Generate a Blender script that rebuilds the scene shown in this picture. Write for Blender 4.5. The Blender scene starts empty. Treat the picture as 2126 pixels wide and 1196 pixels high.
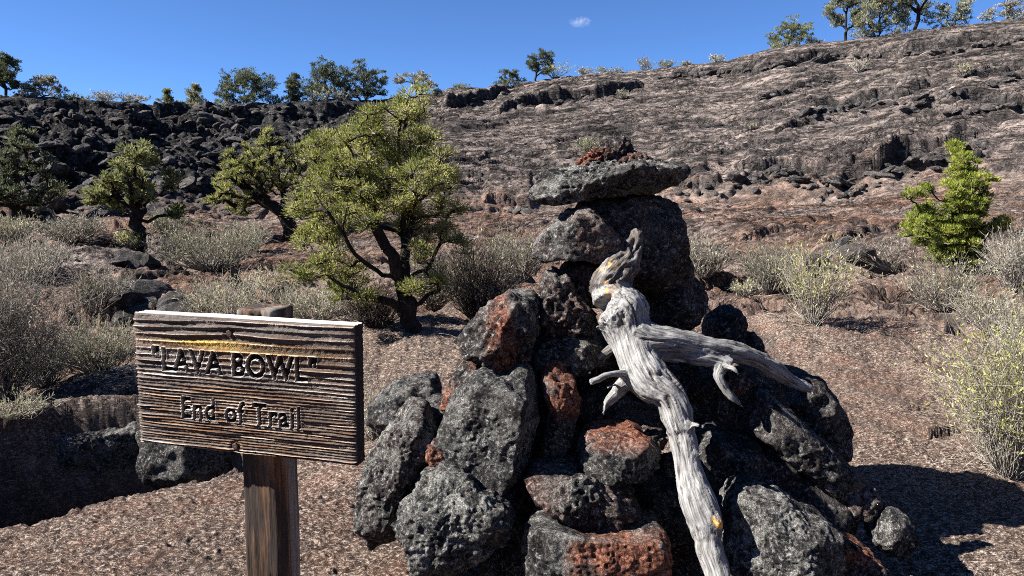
import bpy, bmesh, math, random
import numpy as np
from mathutils import Vector, Matrix

# ------------------------------------------------------------------ camera, world, sun
scn = bpy.context.scene
C = scn.collection
FPX, CU, CV, HOR = 1535.0, 1063.0, 598.0, 390.0        # photo: focal length in px, centre, horizon row
CAMH = 1.60
PITCH = math.atan((CV - HOR) / FPX)
cam_d = bpy.data.cameras.new('camera'); cam_d.sensor_width = 36.0
cam_d.lens = 36.0 * FPX / 2126.0; cam_d.clip_start = 0.05; cam_d.clip_end = 6000
cam = bpy.data.objects.new('camera', cam_d); C.objects.link(cam)
cam.location = (0, 0, CAMH); cam.rotation_euler = (math.pi / 2 - PITCH, 0, 0)
scn.camera = cam

SUN_EL = math.radians(40); SUN_DIR = Vector((-0.987, -0.16, 0)).normalized()
SUN_DIR = Vector((SUN_DIR.x * math.cos(SUN_EL), SUN_DIR.y * math.cos(SUN_EL), math.sin(SUN_EL)))
sd = bpy.data.lights.new('sun', 'SUN'); sd.energy = 5.0; sd.angle = math.radians(0.5); sd.color = (1, 0.955, 0.89)
so = bpy.data.objects.new('sun', sd); C.objects.link(so); so.location = (-30, 0, 40)
so.rotation_euler = (-SUN_DIR).to_track_quat('-Z', 'Y').to_euler()
W = bpy.data.worlds.new('World'); scn.world = W; W.use_nodes = True
wn = W.node_tree.nodes; wl = W.node_tree.links
sky = wn.new('ShaderNodeTexSky'); sky.sky_type = 'NISHITA'; sky.sun_disc = False
sky.sun_elevation = SUN_EL; sky.sun_rotation = math.atan2(SUN_DIR.x, SUN_DIR.y)
sky.altitude = 5000; sky.air_density = 1.0; sky.dust_density = 0.0; sky.ozone_density = 10.0
bg = wn['Background']; bg.inputs['Strength'].default_value = 0.0545
wl.new(sky.outputs[0], bg.inputs['Color'])
vs = scn.view_settings; vs.view_transform = 'Standard'; vs.look = 'None'; vs.exposure = 1.8; vs.gamma = 1.0
vs.use_curve_mapping = False
scn.cycles.max_bounces = 5; scn.cycles.diffuse_bounces = 2; scn.cycles.transparent_max_bounces = 6
scn.cycles.volume_bounces = 2; scn.cycles.use_denoising = False; scn.cycles.filter_width = 1.0

# ------------------------------------------------------------------ numpy noise
_rs = np.random.RandomState(7)
PERM = np.concatenate([_rs.permutation(256)] * 3).astype(np.int64)
_a = _rs.rand(256) * 2 * np.pi
G2 = np.stack([np.cos(_a), np.sin(_a)], 1)
_g = _rs.randn(256, 3); G3 = _g / np.linalg.norm(_g, axis=1, keepdims=True)
def fade(t): return t * t * t * (t * (t * 6 - 15) + 10)
def pn2(x, y, s=0):
    x = x + s * 17.31; y = y + s * 9.73
    xf = np.floor(x); yf = np.floor(y); xi = xf.astype(np.int64) & 255; yi = yf.astype(np.int64) & 255
    x = x - xf; y = y - yf; u = fade(x); v = fade(y)
    def g(i, j):
        k = PERM[(PERM[(xi + i) & 255] + yi + j) & 255]
        return G2[k, 0] * (x - i) + G2[k, 1] * (y - j)
    a = g(0, 0); b = g(1, 0); c = g(0, 1); d = g(1, 1)
    return 1.5 * ((a + u * (b - a)) + v * ((c + u * (d - c)) - (a + u * (b - a))))
def pn3(P, s=0):
    P = P + np.array([s * 13.7, s * 7.1, s * 3.3])
    F = np.floor(P); I = F.astype(np.int64) & 255; f = P - F; w = fade(f)
    out = 0
    for i in (0, 1):
        wx = w[:, 0] if i else 1 - w[:, 0]
        for j in (0, 1):
            wy = w[:, 1] if j else 1 - w[:, 1]
            for k in (0, 1):
                wz = w[:, 2] if k else 1 - w[:, 2]
                h = PERM[(PERM[(PERM[(I[:, 0] + i) & 255] + I[:, 1] + j) & 255] + I[:, 2] + k) & 255]
                g = G3[h]
                out = out + wx * wy * wz * (g[:, 0] * (f[:, 0] - i) + g[:, 1] * (f[:, 1] - j) + g[:, 2] * (f[:, 2] - k))
    return out * 1.6
def fbm2(x, y, n=4, s=0, gain=.5):
    o = 0; a = 1.0
    for i in range(n):
        o = o + a * pn2(x * 2 ** i, y * 2 ** i, s + i * 3); a *= gain
    return o
def fbm3(P, n=4, s=0, gain=.5):
    o = 0; a = 1.0
    for i in range(n):
        o = o + a * pn3(P * 2.0 ** i, s + i * 3); a *= gain
    return o
def worley2(x, y, s=0):
    xi = np.floor(x).astype(np.int64); yi = np.floor(y).astype(np.int64)
    f1 = np.full(x.shape, 9.0); f2 = np.full(x.shape, 9.0); idm = np.zeros(x.shape, np.int64)
    for i in (-1, 0, 1):
        for j in (-1, 0, 1):
            h = PERM[(PERM[(xi + i + s * 7) & 255] + yi + j) & 255]
            h2 = PERM[(h + 91) & 255]
            d = np.hypot(xi + i + h / 255.0 - x, yi + j + h2 / 255.0 - y)
            n = d < f1
            f2 = np.where(n, f1, np.minimum(f2, d)); idm = np.where(n, PERM[(h + 37) & 255], idm); f1 = np.where(n, d, f1)
    return f1, f2, idm / 255.0
def worley3(P, s=0):
    I = np.floor(P).astype(np.int64); f1 = np.full(len(P), 9.0)
    for i in (-1, 0, 1):
        for j in (-1, 0, 1):
            for k in (-1, 0, 1):
                h = PERM[(PERM[(PERM[(I[:, 0] + i + s * 5) & 255] + I[:, 1] + j) & 255] + I[:, 2] + k) & 255]
                q = np.stack([I[:, 0] + i + h / 255., I[:, 1] + j + PERM[(h + 61) & 255] / 255., I[:, 2] + k + PERM[(h + 133) & 255] / 255.], 1)
                f1 = np.minimum(f1, np.linalg.norm(q - P, axis=1))
    return f1
def sst(a, b, x):
    t = np.clip((x - a) / (b - a), 0, 1); return t * t * (3 - 2 * t)

# ------------------------------------------------------------------ pixels to rays
CP, SP = math.cos(PITCH), math.sin(PITCH)
def ray(u, v):
    x = (np.asarray(u, float) - CU) / FPX; q = (np.asarray(v, float) - CV) / FPX
    return np.stack([x, CP - q * SP, -SP - q * CP], -1)
def at_y(u, v, Y):                 # the point on the ray through a photo pixel that lies Y metres ahead
    d = ray(u, v); return np.array([0, 0, CAMH]) + d * (np.asarray(Y) / d[..., 1])[..., None]
def az_el(pts):
    p = np.array(pts, float); d = ray(p[:, 0], p[:, 1])
    return np.arctan2(d[:, 0], d[:, 1]), d[:, 2] / np.hypot(d[:, 0], d[:, 1])
def flat_xy(pts, z=0.0):
    p = np.array(pts, float); d = ray(p[:, 0], p[:, 1]); k = (z - CAMH) / d[:, 2]
    return np.stack([d[:, 0] * k, d[:, 1] * k], 1)

# ------------------------------------------------------------------ mesh helpers
def mesh_np(name, V, F, mat=None, smooth=True, attrs=None):
    """V (n,3); F (m,3) or (m,4) int array, or a list of both kinds"""
    me = bpy.data.meshes.new(name)
    Fs = F if isinstance(F, list) else [F]
    Fs = [np.asarray(f, np.int32) for f in Fs if len(f)]
    V = np.ascontiguousarray(V, np.float32)
    me.vertices.add(len(V)); me.vertices.foreach_set('co', V.ravel())
    idx = np.concatenate([f.ravel() for f in Fs]); tot = np.concatenate([np.full(len(f), f.shape[1], np.int32) for f in Fs])
    st = np.concatenate([[0], np.cumsum(tot)[:-1]]).astype(np.int32)
    me.loops.add(len(idx)); me.loops.foreach_set('vertex_index', idx)
    me.polygons.add(len(tot)); me.polygons.foreach_set('loop_start', st); me.polygons.foreach_set('loop_total', tot)
    me.polygons.foreach_set('use_smooth', np.full(len(tot), smooth))
    if attrs:
        for k, a in attrs.items():
            a = np.ascontiguousarray(a, np.float32)
            if a.ndim == 1:
                at = me.attributes.new(k, 'FLOAT', 'POINT'); at.data.foreach_set('value', a)
            else:
                at = me.attributes.new(k, 'FLOAT_VECTOR', 'POINT'); at.data.foreach_set('vector', a.ravel())
    me.update(calc_edges=True)
    if mat: me.materials.append(mat)
    return me
def obj(name, me, parent=None, loc=None):
    o = bpy.data.objects.new(name, me); C.objects.link(o)
    if parent: o.parent = parent
    if loc is not None: o.location = loc
    return o
def tag(o, label=None, cat=None, group=None, kind=None):
    if label: o['label'] = label
    if cat: o['category'] = cat
    if group: o['group'] = group
    if kind: o['kind'] = kind
    return o
def empty(name, loc, label, cat, group=None):
    o = bpy.data.objects.new(name, None); C.objects.link(o); o.location = loc; o.empty_display_size = .1
    return tag(o, label, cat, group)
class Geo:
    def __init__(s): s.V = []; s.F = []; s.n = 0
    def add(s, V, F):
        s.V.append(np.asarray(V, float)); s.F.append(np.asarray(F, np.int64) + s.n); s.n += len(V)
    def get(s):
        V = np.concatenate(s.V); d = {}
        for f in s.F: d.setdefault(f.shape[1], []).append(f)
        return V, [np.concatenate(f) for f in d.values()]
def tubes(P, R, m=5):
    """P (S,K,3) polylines, R (S,K) radii -> quads"""
    S, K, _ = P.shape
    T = np.gradient(P, axis=1); T /= np.linalg.norm(T, axis=2, keepdims=True) + 1e-9
    ref = np.where(np.abs(T[..., 2:3]) > .92, np.array([1., 0, 0]), np.array([0, 0, 1.]))
    A = np.cross(T, ref); A /= np.linalg.norm(A, axis=2, keepdims=True) + 1e-9
    B = np.cross(T, A)
    a = np.arange(m) * 2 * np.pi / m
    V = P[:, :, None] + R[:, :, None, None] * (A[:, :, None] * np.cos(a)[:, None] + B[:, :, None] * np.sin(a)[:, None])
    s, k, j = np.meshgrid(np.arange(S), np.arange(K - 1), np.arange(m), indexing='ij')
    q = lambda kk, jj: (s * K + kk) * m + jj % m
    F = np.stack([q(k, j), q(k, j + 1), q(k + 1, j + 1), q(k + 1, j)], -1).reshape(-1, 4)
    return V.reshape(-1, 3), F
def leaf_quads(P, D, L, Wd, rng):
    """diamond leaves: base P, direction D, lengths L, widths Wd"""
    n = len(P); D = D / (np.linalg.norm(D, axis=1, keepdims=True) + 1e-9)
    N = np.cross(D, rng.randn(n, 3)); N /= np.linalg.norm(N, axis=1, keepdims=True) + 1e-9
    m = P + D * (L * .5)[:, None]
    V = np.stack([P, m + N * (Wd * .5)[:, None], P + D * L[:, None], m - N * (Wd * .5)[:, None]], 1).reshape(-1, 3)
    return V, np.arange(n * 4).reshape(-1, 4)

# ------------------------------------------------------------------ materials
def mat_new(name):
    m = bpy.data.materials.new(name); m.use_nodes = True
    nt = m.node_tree; return m, nt, nt.nodes['Principled BSDF']
class NT:
    """tiny node builder"""
    def __init__(s, nt): s.nt = nt; s.n = nt.nodes; s.l = nt.links
    def node(s, t, **kw):
        n = s.n.new(t)
        for k, v in kw.items(): setattr(n, k, v)
        return n
    def put(s, sock, v):
        if isinstance(v, bpy.types.NodeSocket): s.l.new(v, sock)
        else: sock.default_value = v
    def pos(s): return s.node('ShaderNodeNewGeometry').outputs['Position']
    def objco(s): return s.node('ShaderNodeTexCoord').outputs['Object']
    def attr(s, name, vec=False):
        n = s.node('ShaderNodeAttribute', attribute_name=name); return n.outputs['Vector' if vec else 'Fac']
    def scale(s, v, sc):
        n = s.node('ShaderNodeVectorMath', operation='MULTIPLY'); s.put(n.inputs[0], v); n.inputs[1].default_value = sc; return n.outputs[0]
    def noise(s, v, scale, detail=4, rough=.55, dist=0.0, out=0):
        n = s.node('ShaderNodeTexNoise'); s.put(n.inputs['Vector'], v); n.inputs['Scale'].default_value = scale
        n.inputs['Detail'].default_value = detail; n.inputs['Roughness'].default_value = rough; n.inputs['Distortion'].default_value = dist
        return n.outputs[out]
    def vor(s, v, scale, feat='F1', out='Distance'):
        n = s.node('ShaderNodeTexVoronoi', feature=feat); s.put(n.inputs['Vector'], v); n.inputs['Scale'].default_value = scale
        return n.outputs[out]
    def ramp(s, fac, stops):
        n = s.node('ShaderNodeValToRGB'); s.put(n.inputs[0], fac); e = n.color_ramp.elements
        while len(e) < len(stops): e.new(.5)
        for i, (p, c) in enumerate(stops):
            e[i].position = p; e[i].color = (*c, 1) if not np.isscalar(c) else (c, c, c, 1)
        return n.outputs[0]
    def mix(s, fac, a, b, mode='MIX'):
        n = s.node('ShaderNodeMix', data_type='RGBA', blend_type=mode)
        s.put(n.inputs[0], fac)
        for k, v in ((6, a), (7, b)):
            s.put(n.inputs[k], v if isinstance(v, bpy.types.NodeSocket) else (*v, 1))
        return n.outputs[2]
    def math(s, op, a, b=0.0, clamp=False):
        n = s.node('ShaderNodeMath', operation=op, use_clamp=clamp); s.put(n.inputs[0], a); s.put(n.inputs[1], b); return n.outputs[0]
    def mapr(s, v, a, b, c=0.0, d=1.0):
        n = s.node('ShaderNodeMapRange'); s.put(n.inputs[0], v)
        for i, q in enumerate((a, b, c, d)): n.inputs[i + 1].default_value = q
        return n.outputs[0]
    def bump(s, h, dist, strength=1.0, normal=None):
        n = s.node('ShaderNodeBump'); s.put(n.inputs['Height'], h); n.inputs['Distance'].default_value = dist
        n.inputs['Strength'].default_value = strength
        if normal is not None: s.l.new(normal, n.inputs['Normal'])
        return n.outputs[0]
def finish(b, nt, col, rough, normal=None, spec=.25):
    N = NT(nt); N.put(b.inputs['Base Color'], col if isinstance(col, bpy.types.NodeSocket) else (*col, 1)); N.put(b.inputs['Roughness'], rough)
    b.inputs['Specular IOR Level'].default_value = spec
    if normal is not None: nt.links.new(normal, b.inputs['Normal'])

def make_ground_mat():
    m, nt, b = mat_new('lava_ground'); N = NT(nt); P = N.pos()
    red = N.attr('red'); far = N.attr('far'); rub_shade = N.attr('rub_shade')
    n1 = N.noise(P, 1.3, 5, .6); Q = N.scale(P, (.55, 1, 1)); n2 = N.noise(Q, 13, 5, .7, .8); n3 = N.noise(Q, 74, 4, .74, 1.0)
    # near crust: charcoal, brown and pale flakes
    crust = N.ramp(n3, [(.38, (.010, .009, .008)), (.465, (.075, .059, .051)), (.52, (.20, .165, .147)), (.575, (.74, .68, .63))])
    crust2 = N.ramp(n2, [(.34, (.030, .025, .023)), (.5, (.105, .082, .070)), (.66, (.31, .265, .235))])
    c = N.mix(.33, crust, crust2)
    c = N.mix(N.mapr(n1, .42, .62, 0, .7), c, N.mix(.35, c, (.15, .108, .085)))
    c = N.mix(N.math('MULTIPLY', red, N.mapr(N.noise(P, 3.5, 4, .6), .42, .6)), c, N.mix(.18, c, (.27, .115, .07)))
    c = N.mix(1.0, c, (.74, .655, .59), 'MULTIPLY')
    dk = N.noise(P, .9, 6, .7)
    c = N.mix(N.mapr(dk, .55, .66, 0, .8), c, N.mix(.25, (.035, .031, .03), c))
    # far slope: mauve-grey weathered lava with charcoal breaks
    fl_ = N.attr('flow', True); fs = N.math('ADD', N.math('MULTIPLY', N.noise(N.scale(fl_, (.30, 1.5, 1.0)), 1.0, 6, .72, .7), .62), N.math('MULTIPLY', N.noise(N.scale(fl_, (1.1, 3.2, 2)), 1.6, 5, .75, .4), .38))
    fc = N.ramp(fs, [(.37, (.030, .027, .026)), (.445, (.14, .122, .114)), (.51, (.285, .248, .23)), (.62, (.52, .465, .43))])
    fc = N.mix(N.mapr(N.noise(P, .19, 5, .65),   .50, .62, 0, .6), fc, N.mix(.45, (.035, .032, .032), fc))
    def crackline(sc, w, det):
        n_ = N.noise(N.scale(fl_, sc), 1.0, det, .6, .35); return N.mapr(N.math('ABSOLUTE', N.math('SUBTRACT', n_, .5)), .0, w, 1.0, 0.0)
    la = crackline((.15, .9, .7), .028, 4); lb = crackline((.34, 2.3, 1.6), .030, 4); lc = crackline((.9, .5, .9), .010, 5)
    ln = N.math('MAXIMUM', la, N.math('MAXIMUM', N.math('MULTIPLY', lb, .85), N.math('MULTIPLY', lc, .8)))
    fc = N.mix(1.0, fc, (.80, .745, .715), 'MULTIPLY')
    fc = N.mix(N.math('MULTIPLY', red, .95, True), fc, N.mix(1.0, fc, (.95, .67, .52), 'MULTIPLY'))
    fc = N.mix(N.math('MULTIPLY', ln, .88), fc, (.014, .013, .013))
    c = N.mix(far, c, fc)
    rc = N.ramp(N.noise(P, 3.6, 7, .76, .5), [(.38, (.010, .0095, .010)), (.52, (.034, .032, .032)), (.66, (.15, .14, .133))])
    c = N.mix(rub_shade, c, rc)
    h = N.math('ADD', N.math('MULTIPLY', n3, .5), n2)
    nb = N.bump(N.noise(P, 130, 3, .7, .5), .010, 1.0)
    nb = N.bump(h, .030, 1.0, nb)
    fb = N.bump(N.math('SUBTRACT', fs, N.math('MULTIPLY', ln, .35)), .5, 1.0, N.bump(N.noise(P, 4.5, 6, .78, .5), .22, .8))
    mx = N.node('ShaderNodeMix', data_type='VECTOR'); N.put(mx.inputs[0], far); N.put(mx.inputs[4], nb); N.put(mx.inputs[5], fb)
    finish(b, nt, c, .93, mx.outputs[1], .15)
    return m
def make_rock_mat():
    m, nt, b = mat_new('vesicular_lava'); N = NT(nt); P = N.objco()
    red = N.attr('red'); pale = N.attr('pale')
    n1 = N.noise(P, 9, 5, .65, .3); n2 = N.noise(P, 58, 5, .8, .6); n3 = N.noise(P, 150, 3, .8, .4)
    c = N.ramp(n2, [(.38, (.006, .006, .0065)), (.48, (.020, .0195, .020)), (.56, (.070, .069, .068)), (.64, (.36, .355, .345))])  # mottled basalt; darkest specks paint in the shadow of very fine pores
    c = N.mix(N.mapr(n1, .45, .62, 0, .45), c, N.mix(.5, c, (.06, .05, .045)))
    lich = N.ramp(n3, [(.34, (.06, .058, .055)), (.48, (.24, .235, .215)), (.62, (.68, .68, .62))])
    lf = N.math('MULTIPLY', pale, N.mapr(N.noise(P, 12, 6, .78, .4), .46, .56), True)
    c = N.mix(lf, c, lich)
    rr = N.ramp(n2, [(.36, (.022, .011, .009)), (.48, (.125, .050, .033)), (.62, (.38, .18, .12))])
    c = N.mix(N.math('MULTIPLY', red, N.mapr(n1, .36, .48), True), c, rr)
    nb = N.bump(n3, .011, 1.0)
    nb = N.bump(n2, .013, 1.0, nb)
    finish(b, nt, c, .95, nb, .06)
    return m
def make_block_mat():
    m, nt, b = mat_new('dark_lava_block'); N = NT(nt); P = N.pos()
    n = N.math('ADD', N.math('MULTIPLY', N.noise(P, 5, 6, .7, .4), .55), N.math('MULTIPLY', N.noise(P, 34, 5, .75, .4), .45))
    rnd = N.node('ShaderNodeObjectInfo').outputs['Random']
    c = N.ramp(n, [(.40, (.014, .013, .013)), (.50, (.06, .055, .054)), (.60, (.20, .185, .175))])
    c = N.mix(N.mapr(rnd, .7, 1.0, 0, .55), c, N.mix(.5, c, (.22, .18, .16)))
    finish(b, nt, c, .92, N.bump(N.noise(P, 7, 7, .8, .3), .22, 1.0, N.bump(N.noise(P, 40, 4, .75), .02, 1.0)), .15)
    return m
def leaf_mat(name, dark, mid, light, transl=.35, scale=3.0):
    m, nt, b = mat_new(name); N = NT(nt)
    isl = N.node('ShaderNodeNewGeometry').outputs['Random Per Island']
    n = N.noise(N.pos(), scale, 3, .6)
    c = N.mix(N.mapr(n, .38, .62), N.mix(isl, dark, mid), N.mix(isl, mid, light))
    finish(b, nt, c, .65, None, .2)
    t = N.node('ShaderNodeBsdfTranslucent'); N.put(t.inputs[0], c)
    ms = N.node('ShaderNodeMixShader'); ms.inputs[0].default_value = transl
    N.l.new(b.outputs[0], ms.inputs[1]); N.l.new(t.outputs[0], ms.inputs[2])
    N.l.new(ms.outputs[0], nt.nodes['Material Output'].inputs[0])
    return m
def bark_mat(name, dark, light):
    m, nt, b = mat_new(name); N = NT(nt); P = N.scale(N.pos(), (1, 1, .25))
    n = N.noise(P, 26, 5, .7)
    finish(b, nt, N.ramp(n, [(.35, dark), (.68, light)]), .9, N.bump(n, .03, 1.0), .1)
    return m
M = {}
M['ground'] = make_ground_mat(); M['rock'] = make_rock_mat(); M['block'] = make_block_mat()
M['leaf_yellow'] = leaf_mat('yellow_green_needles', (.085, .105, .02), (.22, .235, .05), (.50, .48, .18), .46)
M['leaf_bright'] = leaf_mat('bright_green_needles', (.085, .125, .018), (.23, .275, .04), (.42, .43, .085), .44)
M['leaf_olive'] = leaf_mat('olive_needles', (.065, .08, .024), (.17, .18, .062), (.32, .32, .14), .34)
M['leaf_dark'] = leaf_mat('dark_juniper_needles', (.03, .042, .02), (.085, .10, .048), (.20, .215, .115), .28)
M['leaf_grey'] = leaf_mat('grey_brush_leaves', (.10, .093, .066), (.25, .235, .17), (.48, .455, .35), .25)
M['leaf_straw'] = leaf_mat('straw_leaves', (.13, .12, .06), (.32, .30, .17), (.58, .56, .38), .3)
M['leaf_sage'] = leaf_mat('sage_leaves', (.085, .09, .045), (.22, .22, .12), (.42, .42, .27), .3)
M['leaf_rust'] = leaf_mat('rusty_dead_leaves', (.10, .055, .025), (.22, .12, .06), (.36, .22, .12), .25)
M['leaf_lime'] = leaf_mat('lime_shrub_leaves', (.15, .15, .035), (.38, .37, .11), (.68, .66, .32), .34)
M['bark'] = bark_mat('dark_bark', (.007, .006, .005), (.042, .035, .030))
M['twig'] = bark_mat('grey_twigs', (.08, .07, .06), (.38, .345, .30))
M['twig_pale'] = bark_mat('bleached_twigs', (.16, .14, .115), (.50, .46, .40))
M['twig_brown'] = bark_mat('brown_twigs', (.03, .024, .02), (.15, .12, .10))

# ------------------------------------------------------------------ terrain
RIM = [(-300, 190), (0, 196), (120, 203), (300, 213), (450, 215), (560, 214), (660, 208), (800, 206), (880, 198), (930, 186), (1000, 181), (1090, 172), (1160, 160), (1240, 152), (1340, 146),
       (1420, 136), (1500, 128), (1580, 106), (1650, 92), (1720, 88), (1800, 78), (1900, 63), (2000, 52), (2126, 38), (2400, 5)]
BASE = [(-300, 432), (0, 436), (200, 432), (350, 432), (450, 458), (560, 462), (700, 450), (900, 440), (1100, 446), (1300, 440), (1500, 430), (1700, 425), (1900, 415), (2126, 408), (2400, 400)]
_rt, _re = az_el(RIM); _bt, _be = az_el(BASE)
def rad_base(th):
    d = np.degrees(th); return 33.0 + 2.0 * np.sin(d / 17.0) + np.clip(-d - 5, 0, 30) * .12
def rad_rim(th):
    d = np.degrees(th); return np.interp(d, [-40, -30, -18, -8, 0, 12, 25, 38], [50, 51, 52, 55, 60, 63, 64, 63])
def macro(r, th):
    rb, rr = rad_base(th), rad_rim(th)
    zb = CAMH + rb * np.interp(th, _bt, _be); zr = CAMH + rr * np.interp(th, _rt, _re)
    fl = zb * sst(7, rb, r)
    t = np.clip((r - rb) / (rr - rb), 0, 1)
    z = fl + (zr - zb) * (t * (1.08 - .08 * t))
    return np.where(r > rr, zr - .05 * (r - rr), z), t
def scarp(pts, h, w=.09, jit=.35, taper=.12, blk=.8):
    th, e = az_el(pts); ths = np.linspace(th[0], th[-1], 60); es = np.interp(ths, th, e)
    rg = np.linspace(8, 70, 900); R_, T_ = np.meshgrid(rg, ths); z, _ = macro(R_, T_)
    ok = ((z - CAMH) / R_) >= es[:, None]
    ok &= (R_ > rad_base(T_) - 14)
    rs = rg[np.argmax(ok, axis=1)]
    return dict(th=ths, r=rs, h=h, w=w, jit=jit, tp=taper, blk=blk)
SC = [scarp([(915, 222), (990, 205), (1060, 186)], 1.1, jit=.2),
      scarp([(1015, 236), (1075, 226), (1130, 217), (1200, 206), (1290, 192), (1350, 170)], .9),
      scarp([(1330, 168), (1420, 158), (1500, 150), (1590, 138), (1680, 124), (1760, 112), (1830, 118), (1900, 112), (1990, 102), (2060, 88), (2170, 76)], .85, jit=.5),
      scarp([(1630, 234), (1700, 228), (1770, 218), (1860, 206), (1930, 190), (2030, 170), (2160, 152)], .65, jit=.5),
      scarp([(1500, 372), (1560, 362), (1620, 350), (1690, 368), (1770, 376), (1830, 356), (1870, 338), (1950, 322), (2070, 292)], 1.0, jit=.5),
      scarp([(1380, 378), (1440, 392), (1500, 398)], .7),
      scarp([(1560, 208), (1640, 190), (1700, 172), (1740, 165)], .6),
      scarp([(1600, 300), (1650, 270), (1700, 262)], .5),
      scarp([(1000, 430), (1060, 428), (1110, 432)], .5),
      scarp([(1960, 240), (2040, 228), (2150, 214)], .6),
      scarp([(1860, 262), (1960, 262), (2120, 250)], .5),
      scarp([(1480, 330), (1580, 318), (1660, 306)], .45),
      scarp([(-60, 214), (60, 222), (180, 226), (300, 234), (420, 232), (560, 236), (700, 236), (800, 228)], .8, jit=.6),
      scarp([(-60, 262), (60, 266), (180, 280), (300, 272), (420, 268), (480, 262)], .9, jit=.6),
      scarp([(-60, 340), (100, 336), (200, 346), (300, 344)], 1.0, jit=.6)]
# trench beside the path: near lip and far lip traced on the flat ground
TR_NEAR = flat_xy([(-420, 1150), (-150, 1118), (0, 1090), (120, 1070), (250, 1038), (380, 1006), (490, 980)])
TR_FAR = flat_xy([(548, 938), (480, 888), (400, 872), (290, 876), (200, 888), (120, 896), (0, 908), (-150, 928), (-420, 968)], .12)
TR = np.concatenate([TR_NEAR, TR_FAR])
def poly_sd(x, y, P):
    d = np.full(x.shape, 1e9); ins = np.zeros(x.shape, bool); n = len(P)
    for i in range(n):
        a = P[i]; b = P[(i + 1) % n]; e = b - a
        t = np.clip(((x - a[0]) * e[0] + (y - a[1]) * e[1]) / (e @ e), 0, 1)
        d = np.minimum(d, np.hypot(x - a[0] - t * e[0], y - a[1] - t * e[1]))
        c = ((a[1] > y) != (b[1] > y))
        if abs(e[1]) > 1e-9: ins ^= c & (x < a[0] + (y - a[1]) * e[0] / e[1])
    return np.where(ins, d, -d)
FL_LEDGE = [([(1425, 612), (1500, 606), (1580, 612)], .20), ([(80, 668), (200, 655), (330, 662)], .35), ([(215, 552), (290, 548), (360, 556)], .28),
            ([(1640, 590), (1740, 585), (1900, 588)], .22), ([(1500, 508), (1620, 500), (1700, 512)], .14), ([(30, 520), (150, 505), (330, 510)], .2),
            ([(1700, 545), (1800, 520), (1880, 512)], .14), ([(1860, 860), (1930, 885), (2010, 880)], .05), ([(420, 600), (520, 590), (640, 602)], .2), ([(-60, 770), (60, 760), (180, 745)], .25),
            ([(1420, 462), (1560, 455), (1700, 462), (1840, 452)], .16), ([(950, 470), (1040, 466), (1110, 470)], .3), ([(1950, 700), (2040, 690), (2126, 700)], .12)]
FLX = [(flat_xy(p, .1), h) for p, h in FL_LEDGE]
RIM_FIX = [np.array([-1., 1.]), np.array([0., 0.])]
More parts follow.
